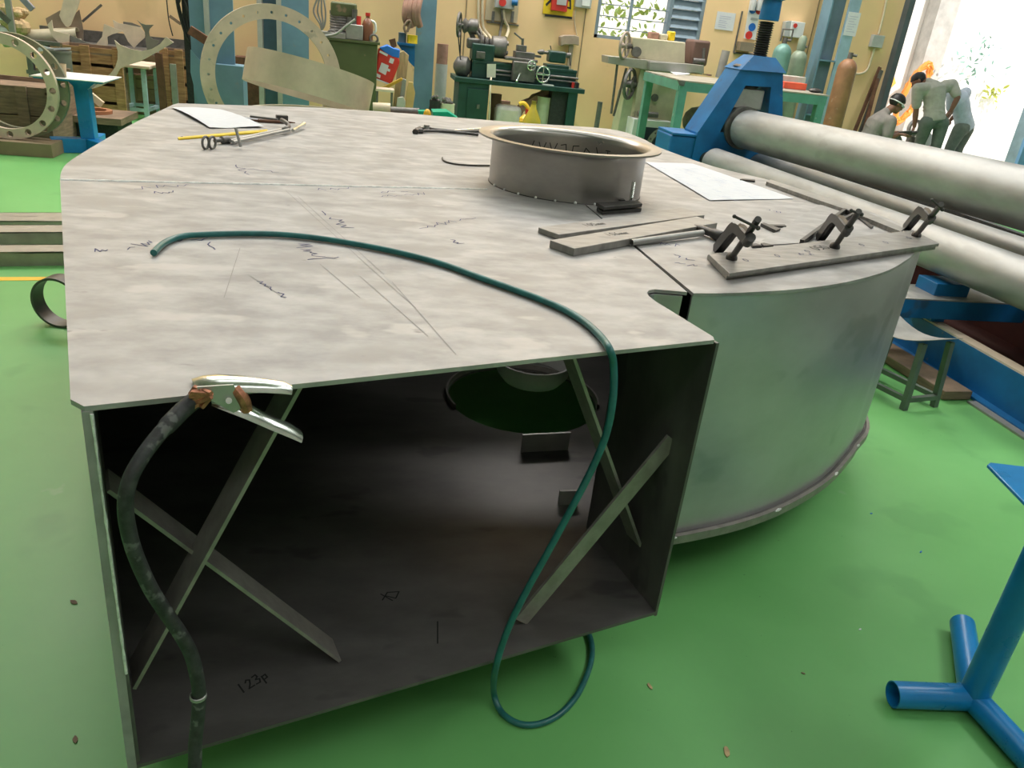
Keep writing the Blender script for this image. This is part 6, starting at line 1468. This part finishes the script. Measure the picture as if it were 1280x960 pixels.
def loft(mb, rings, side, n=20):   # rings: (centre, half width, half depth)
    vs = []; m = len(rings)
    for i, (c, rx, ry) in enumerate(rings):
        d = (rings[min(i + 1, m - 1)][0] - rings[max(i - 1, 0)][0]).normalized(); s_ = (side - d * side.dot(d)).normalized(); f = d.cross(s_)
        vs += [c + s_ * math.cos(2 * math.pi * k / n) * rx + f * math.sin(2 * math.pi * k / n) * ry for k in range(n)]
    fs = [(i * n + k, i * n + (k + 1) % n, (i + 1) * n + (k + 1) % n, (i + 1) * n + k) for i in range(m - 1) for k in range(n)] + [tuple(range(n - 1, -1, -1)), tuple((m - 1) * n + k for k in range(n))]
    return mb.add(vs, fs)


def fuse(name, mb, m, t, vox, it=3):
    o = part(name, mb, m, t); md = o.modifiers.new('fuse', 'REMESH'); md.mode = 'VOXEL'; md.voxel_size = vox; md.use_smooth_shade = True
    sm_ = o.modifiers.new('smooth', 'SMOOTH'); sm_.factor = .5; sm_.iterations = it
    return o


def person(label, J, shirt, facing, hands, glasses=False):
    pel = J['pelvis']; t = thing('person', label, 'person', (pel.x, pel.y, min(J['footL'].z, J['footR'].z) - .04))
    fv = Vector(facing).normalized(); hd = J['head']; nk = J['neck']; ch = J['chest']
    uph = (hd - nk).normalized(); uph = (uph - fv * uph.dot(fv)); uph = (uph.normalized() + (hd - nk).normalized() * .25).normalized(); fv = (fv - uph * fv.dot(uph)).normalized(); hs = fv.cross(uph).normalized()
    side = (J['shR'] - J['shL']).normalized()
    mb = MB()
    loft(mb, [(pel.lerp(ch, -.12), .12, .09), (pel, .15, .11), (pel.lerp(ch, .4), .135, .10), (pel.lerp(ch, .8), .155, .11), (ch, .16, .11), (ch.lerp(nk, .45), .12, .085), (ch.lerp(nk, .85), .06, .06)], side)
    limb(mb, [(ch.lerp(nk, .6), .062), (nk, .058), (nk.lerp(hd, .6), .055)])
    def Hp(x, y, z): return hd + hs * x + fv * y + uph * z
    M3 = Matrix((hs, fv, uph)).transposed()
    def egg(c, sx, sy, sz, r_=1.0, n=10):
        q = MB(); q.ball((0, 0, 0), r_, n, (sx, sy, sz)); mb.add([c + M3 @ v for v in q.v], q.f)
    egg(Hp(0, -.008, .03), .077, .098, .088); egg(Hp(0, .03, -.045), .058, .062, .070); egg(Hp(0, .055, -.088), .03, .032, .025)
    egg(Hp(0, .095, -.02), .013, .022, .024, n=6); egg(Hp(0, .082, .01), .010, .016, .03, n=6)          # nose
    egg(Hp(0, .084, -.058), .024, .012, .008, n=6); egg(Hp(0, .08, .022), .05, .014, .010, n=6)          # lips, brow
    for s_ in (-1, 1): egg(Hp(.078 * s_, -.012, -.005), .010, .022, .032, n=6); egg(Hp(.035 * s_, .07, -.02), .022, .018, .018, n=6)
    for L, hv in (('L', hands[0]), ('R', hands[1])):
        hv = Vector(hv).normalized(); wr = J['wr' + L]
        limb(mb, [(ch.lerp(J['sh' + L], .75), .07), (J['sh' + L], .062), (J['sh' + L].lerp(J['el' + L], .45), .052), (J['el' + L], .042), (J['el' + L].lerp(wr, .35), .042), (wr, .028)])
        sd = hv.cross(fv); sd = sd.normalized() if sd.length > .2 else hv.cross(ZN).normalized(); cu = sd.cross(hv).normalized()
        if cu.dot(fv) < 0: cu = -cu
        q = MB(); q.ball((0, 0, 0), 1, 8, (.042, .055, .018)); Mh = Matrix((sd, hv, cu)).transposed(); mb.add([wr + hv * .052 + Mh @ v for v in q.v], q.f)
        for o_, ln in ((-.030, .066), (-.010, .078), (.010, .073), (.030, .056)):
            b0 = wr + hv * .09 + sd * o_; limb(mb, [(b0, .0105), (b0 + hv * ln * .5 + cu * .010 + sd * o_ * .15, .0098), (b0 + hv * ln * .85 + cu * .032 + sd * o_ * .15, .0085)], 8)
        b0 = wr + hv * .03 - sd * .036; limb(mb, [(b0, .015), (b0 + hv * .035 - sd * .026 + cu * .012, .0115), (b0 + hv * .066 - sd * .03 + cu * .026, .0095)], 8)
        limb(mb, [(pel.lerp(J['hip' + L], .6), .105), (J['hip' + L], .088), (J['hip' + L].lerp(J['kn' + L], .5), .072), (J['kn' + L], .055), (J['kn' + L].lerp(J['an' + L], .3), .056), (J['an' + L], .038), (J['foot' + L], .036)])
    fuse('body', mb, skinm, t, .007, 2)
    for s_ in (-1, 1):
        m_ = MB(); m_.ball(Hp(.033 * s_, .089, -.006), .0085, 5); part('eye', m_, blackm, t)
    mb = MB()
    r_ = random.Random(len(label))
    base = [(pel.lerp(ch, -.10), .172, .135), (pel.lerp(ch, .02), .170, .135), (pel.lerp(ch, .2), .160, .128), (pel.lerp(ch, .45), .155, .122), (pel.lerp(ch, .8), .172, .13), (ch, .178, .128), (ch.lerp(nk, .45), .14, .10), (ch.lerp(nk, .9), .078, .075)]
    loft(mb, base, side)
    for k in range(9):      # folds
        f_ = r_.uniform(.05, .8); c = pel.lerp(ch, f_); a0 = r_.uniform(0, 6.28); dd = side.cross((ch - pel).normalized())
        mb.tube([c + side * math.cos(a0 + x) * .158 + dd * math.sin(a0 + x) * .124 + (ch - pel).normalized() * (x * .04) for x in np.linspace(0, 1.3, 8)], [.004, .01, .013, .014, .014, .012, .008, .004], 6)
    for L in 'LR':
        limb(mb, [(ch.lerp(J['sh' + L], .6), .10), (J['sh' + L], .086), (J['sh' + L].lerp(J['el' + L], .45), .078), (J['sh' + L].lerp(J['el' + L], .74), .072)])
    limb(mb, [(ch.lerp(nk, .75), .074), (ch.lerp(nk, 1.02), .07)])
    fuse('shirt', mb, shirt, t, .012, 2)
    mb = MB(); loft(mb, [(pel.lerp(ch, -.14), .16, .125), (pel.lerp(ch, .05), .158, .122), (pel.lerp(ch, .18), .148, .112)], side)
    for L in 'LR': limb(mb, [(pel.lerp(J['hip' + L], .6), .125), (J['hip' + L], .112), (J['hip' + L].lerp(J['kn' + L], .5), .098), (J['kn' + L], .082), (J['an' + L], .072)])
    fuse('trousers', mb, trousm, t, .013, 3)
    for L in 'LR':
        m_ = MB(); limb(m_, [(J['an' + L] - V(0, 0, .035), .05), (J['foot' + L], .045)]); fuse('shoe', m_, blackm, t, .01, 2)
    mb = MB(); q = MB(); q.ball((0, 0, 0), 1, 16)
    vs = []
    for v in q.v:
        x, y_, z = v.x * .087, v.y * .110, v.z * .098
        if v.z < .15 and v.y > -.1: k = min(1, (.15 - v.z) * 1.6); x *= 1 - .22 * k * (v.y + .1); y_ = y_ * (1 - .55 * k); z = z * (1 - .5 * k)
        w_ = 1 + r_.uniform(-.035, .05)
        vs.append(Hp(0, -.014, .036) + M3 @ (Vector((x, y_, z)) * w_))
    mb.add(vs, q.f); part('hair', mb, hairm, t)
    if glasses:
        mb = MB(); pts = [Hp(.088 * math.cos(a), .104 * math.sin(a) - .004, .006) for a in np.linspace(0.5, math.pi - .5, 10)]; mb.tube(pts, .016, 8); part('goggles', mb, mat('smoky_lens', (.5, .55, .6), .1, 0, .02, 5), t)
        mb = MB(); pts = [Hp(.094 * math.cos(a), .112 * math.sin(a) - .006, .012) for a in np.linspace(math.pi - .6, 2 * math.pi + .6, 20)]; mb.tube(pts, .008, 6); part('goggle_strap', mb, whitem, t)
    return t


def pj(y, **k): return {n: PY(v[0], v[1], y + (v[2] if len(v) > 2 else 0)) for n, v in k.items()}


GZ = -.15


def ground(J, feet):
    for L, (dx, dy) in feet.items():
        a = J['an' + L]; J['an' + L] = V(a.x, a.y, GZ + .09); J['foot' + L] = V(a.x + dx, a.y + dy, GZ + .045)
    return J


YM = 11.45
# bending man seen from behind
J = pj(YM, pelvis=(1168, 148), chest=(1168, 112, .10), neck=(1160, 103, .22), head=(1148, 102, .30), shL=(1147, 111, .12), shR=(1190, 106, .12), elL=(1145, 138, .12), elR=(1197, 122, -.02), wrL=(1143, 158, .1), wrR=(1188, 140, -.02), hipL=(1159, 153), hipR=(1177, 154), knL=(1150, 178, .12), knR=(1171, 180, -.02), anL=(1144, 200), anR=(1163, 202), footL=(1140, 203), footR=(1158, 205))
person('person in sage grey shirt bending forward in the doorway, seen from behind', ground(J, {'L': (-.05, .14), 'R': (0, .14)}), shirtb, (-.75, .45, -.5), ((0, .2, -1), (-.3, -.3, -1)))
# crouching man with white strap
J = pj(10.3, pelvis=(1083, 180), chest=(1096, 153), neck=(1107, 141), head=(1121, 130), shL=(1113, 152, -.16), shR=(1103, 148, .17), elL=(1108, 175, -.2), elR=(1112, 168, .2), wrL=(1123, 168, -.14), wrR=(1126, 166, .08), hipL=(1087, 182, -.1), hipR=(1086, 182, .1), knL=(1116, 178, -.12), knR=(1120, 176, .14), anL=(1098, 200, -.1), anR=(1104, 200, .1), footL=(1104, 203), footR=(1110, 203))
GZ = 0.0
person('crouching person in dark grey shirt wearing white goggles strap', ground(J, {'L': (.14, -.02), 'R': (.14, .0)}), shirtg, (.94, -.1, -.32), ((.9, -.1, .1), (.9, -.2, .0)), True)
GZ = -.15
# man in pale blue shirt behind
J = pj(YM + .35, pelvis=(1206, 158), chest=(1199, 124), neck=(1187, 114), head=(1176, 112, .1), shL=(1190, 118, -.05), shR=(1207, 116, .16), elL=(1188, 140, -.1), elR=(1198, 140, .1), wrL=(1180, 152, -.1), wrR=(1188, 150, .1), hipL=(1200, 162, -.08), hipR=(1208, 162, .08), knL=(1188, 184, -.06), knR=(1198, 184, .06), anL=(1180, 205), anR=(1192, 205), footL=(1176, 207), footR=(1188, 207))
person('person in pale blue shirt stooping behind the sage shirted person', ground(J, {'L': (-.14, 0), 'R': (-.14, .02)}), shirtc, (-.9, -.1, -.45), ((-.6, -.1, -.8), (-.6, 0, -.8)))
# work between them
p = PY(1143, 160, 11.85); mb = MB(); R_ = .13; mb.flange((p.x, 11.85, p.z), (1, .2, 0), (0, 0, 1), R_ * .72, R_, .05, 12, .01, R_ * .86); wk = thing('pipe_work', 'grey pipe flange on a stand between the people', 'flange', (p.x, 11.85, GZ)); part('ring', mb, greym, wk)
mb = MB(); mb.cyl((p.x, 11.85, GZ), (p.x, 11.85, p.z - R_), .07, 18); part('stand', mb, castm, wk)
p = PY(1129, 167, 10.3); mb = MB(); mb.bar(p + V(-.08, 0, -.01), p + V(.12, 0, .02), .05, .06); mb.cyl(p + V(.12, 0, .02), p + V(.2, 0, .03), .025, 10); single('angle_grinder', mb, darkm, 'dark grinder held by the crouching person', 'grinder', bevel=.01)
p = PY(1160, 182, 11.9); mb = MB(); mb.prism([V(p.x - .16, 11.95, GZ), V(p.x + .14, 11.95, GZ), V(p.x + .12, 11.95, p.z + .12), V(p.x + .02, 11.95, p.z + .2), V(p.x - .13, 11.95, p.z - .05)], (0, .12, 0)); rbag = single('red_white_bag', mb, whitem, 'white and red bag on the ground behind the bending person', 'bag', bevel=.02); mb = MB(); mb.prism([V(p.x - .12, 11.944, GZ + .05), V(p.x + .06, 11.944, GZ + .02), V(p.x + .08, 11.944, p.z), V(p.x - .06, 11.944, p.z - .05)], (0, .004, 0)); part('red_print', mb, mat('pinkish_red', (.8, .1, .14), .5), rbag)
# orange cable coil hung on the wall outside
mb = MB(); c = PY(1141, 117, 16.4); r = random.Random(6)
for k in range(9):
    a_, b_ = .20 + r.uniform(-.04, .04), .60 + r.uniform(-.06, .06); mb.tube([c + V(math.cos(t) * a_ + math.sin(t) * .16 + r.uniform(-.02, .02), r.uniform(-.05, .05), math.sin(t) * b_) for t in np.linspace(0, 2 * math.pi, 25)[:-1]], .03, 6, closed=True)
single('cable_coil', mb, orangem, 'orange cable coil hanging on the white wall outside', 'coil')
mb = MB(); p = PY(1112, 102, 16.9); mb.prism(py_([(1106, 102), (1118, 96), (1120, 104), (1115, 109), (1106, 108)], 16.96), (0, .03, 0)); single('wall_patch', mb, mat('orange_plaster', (.85, .5, .12), .9), 'orange yellow plaster patch on the white wall outside', 'patch')
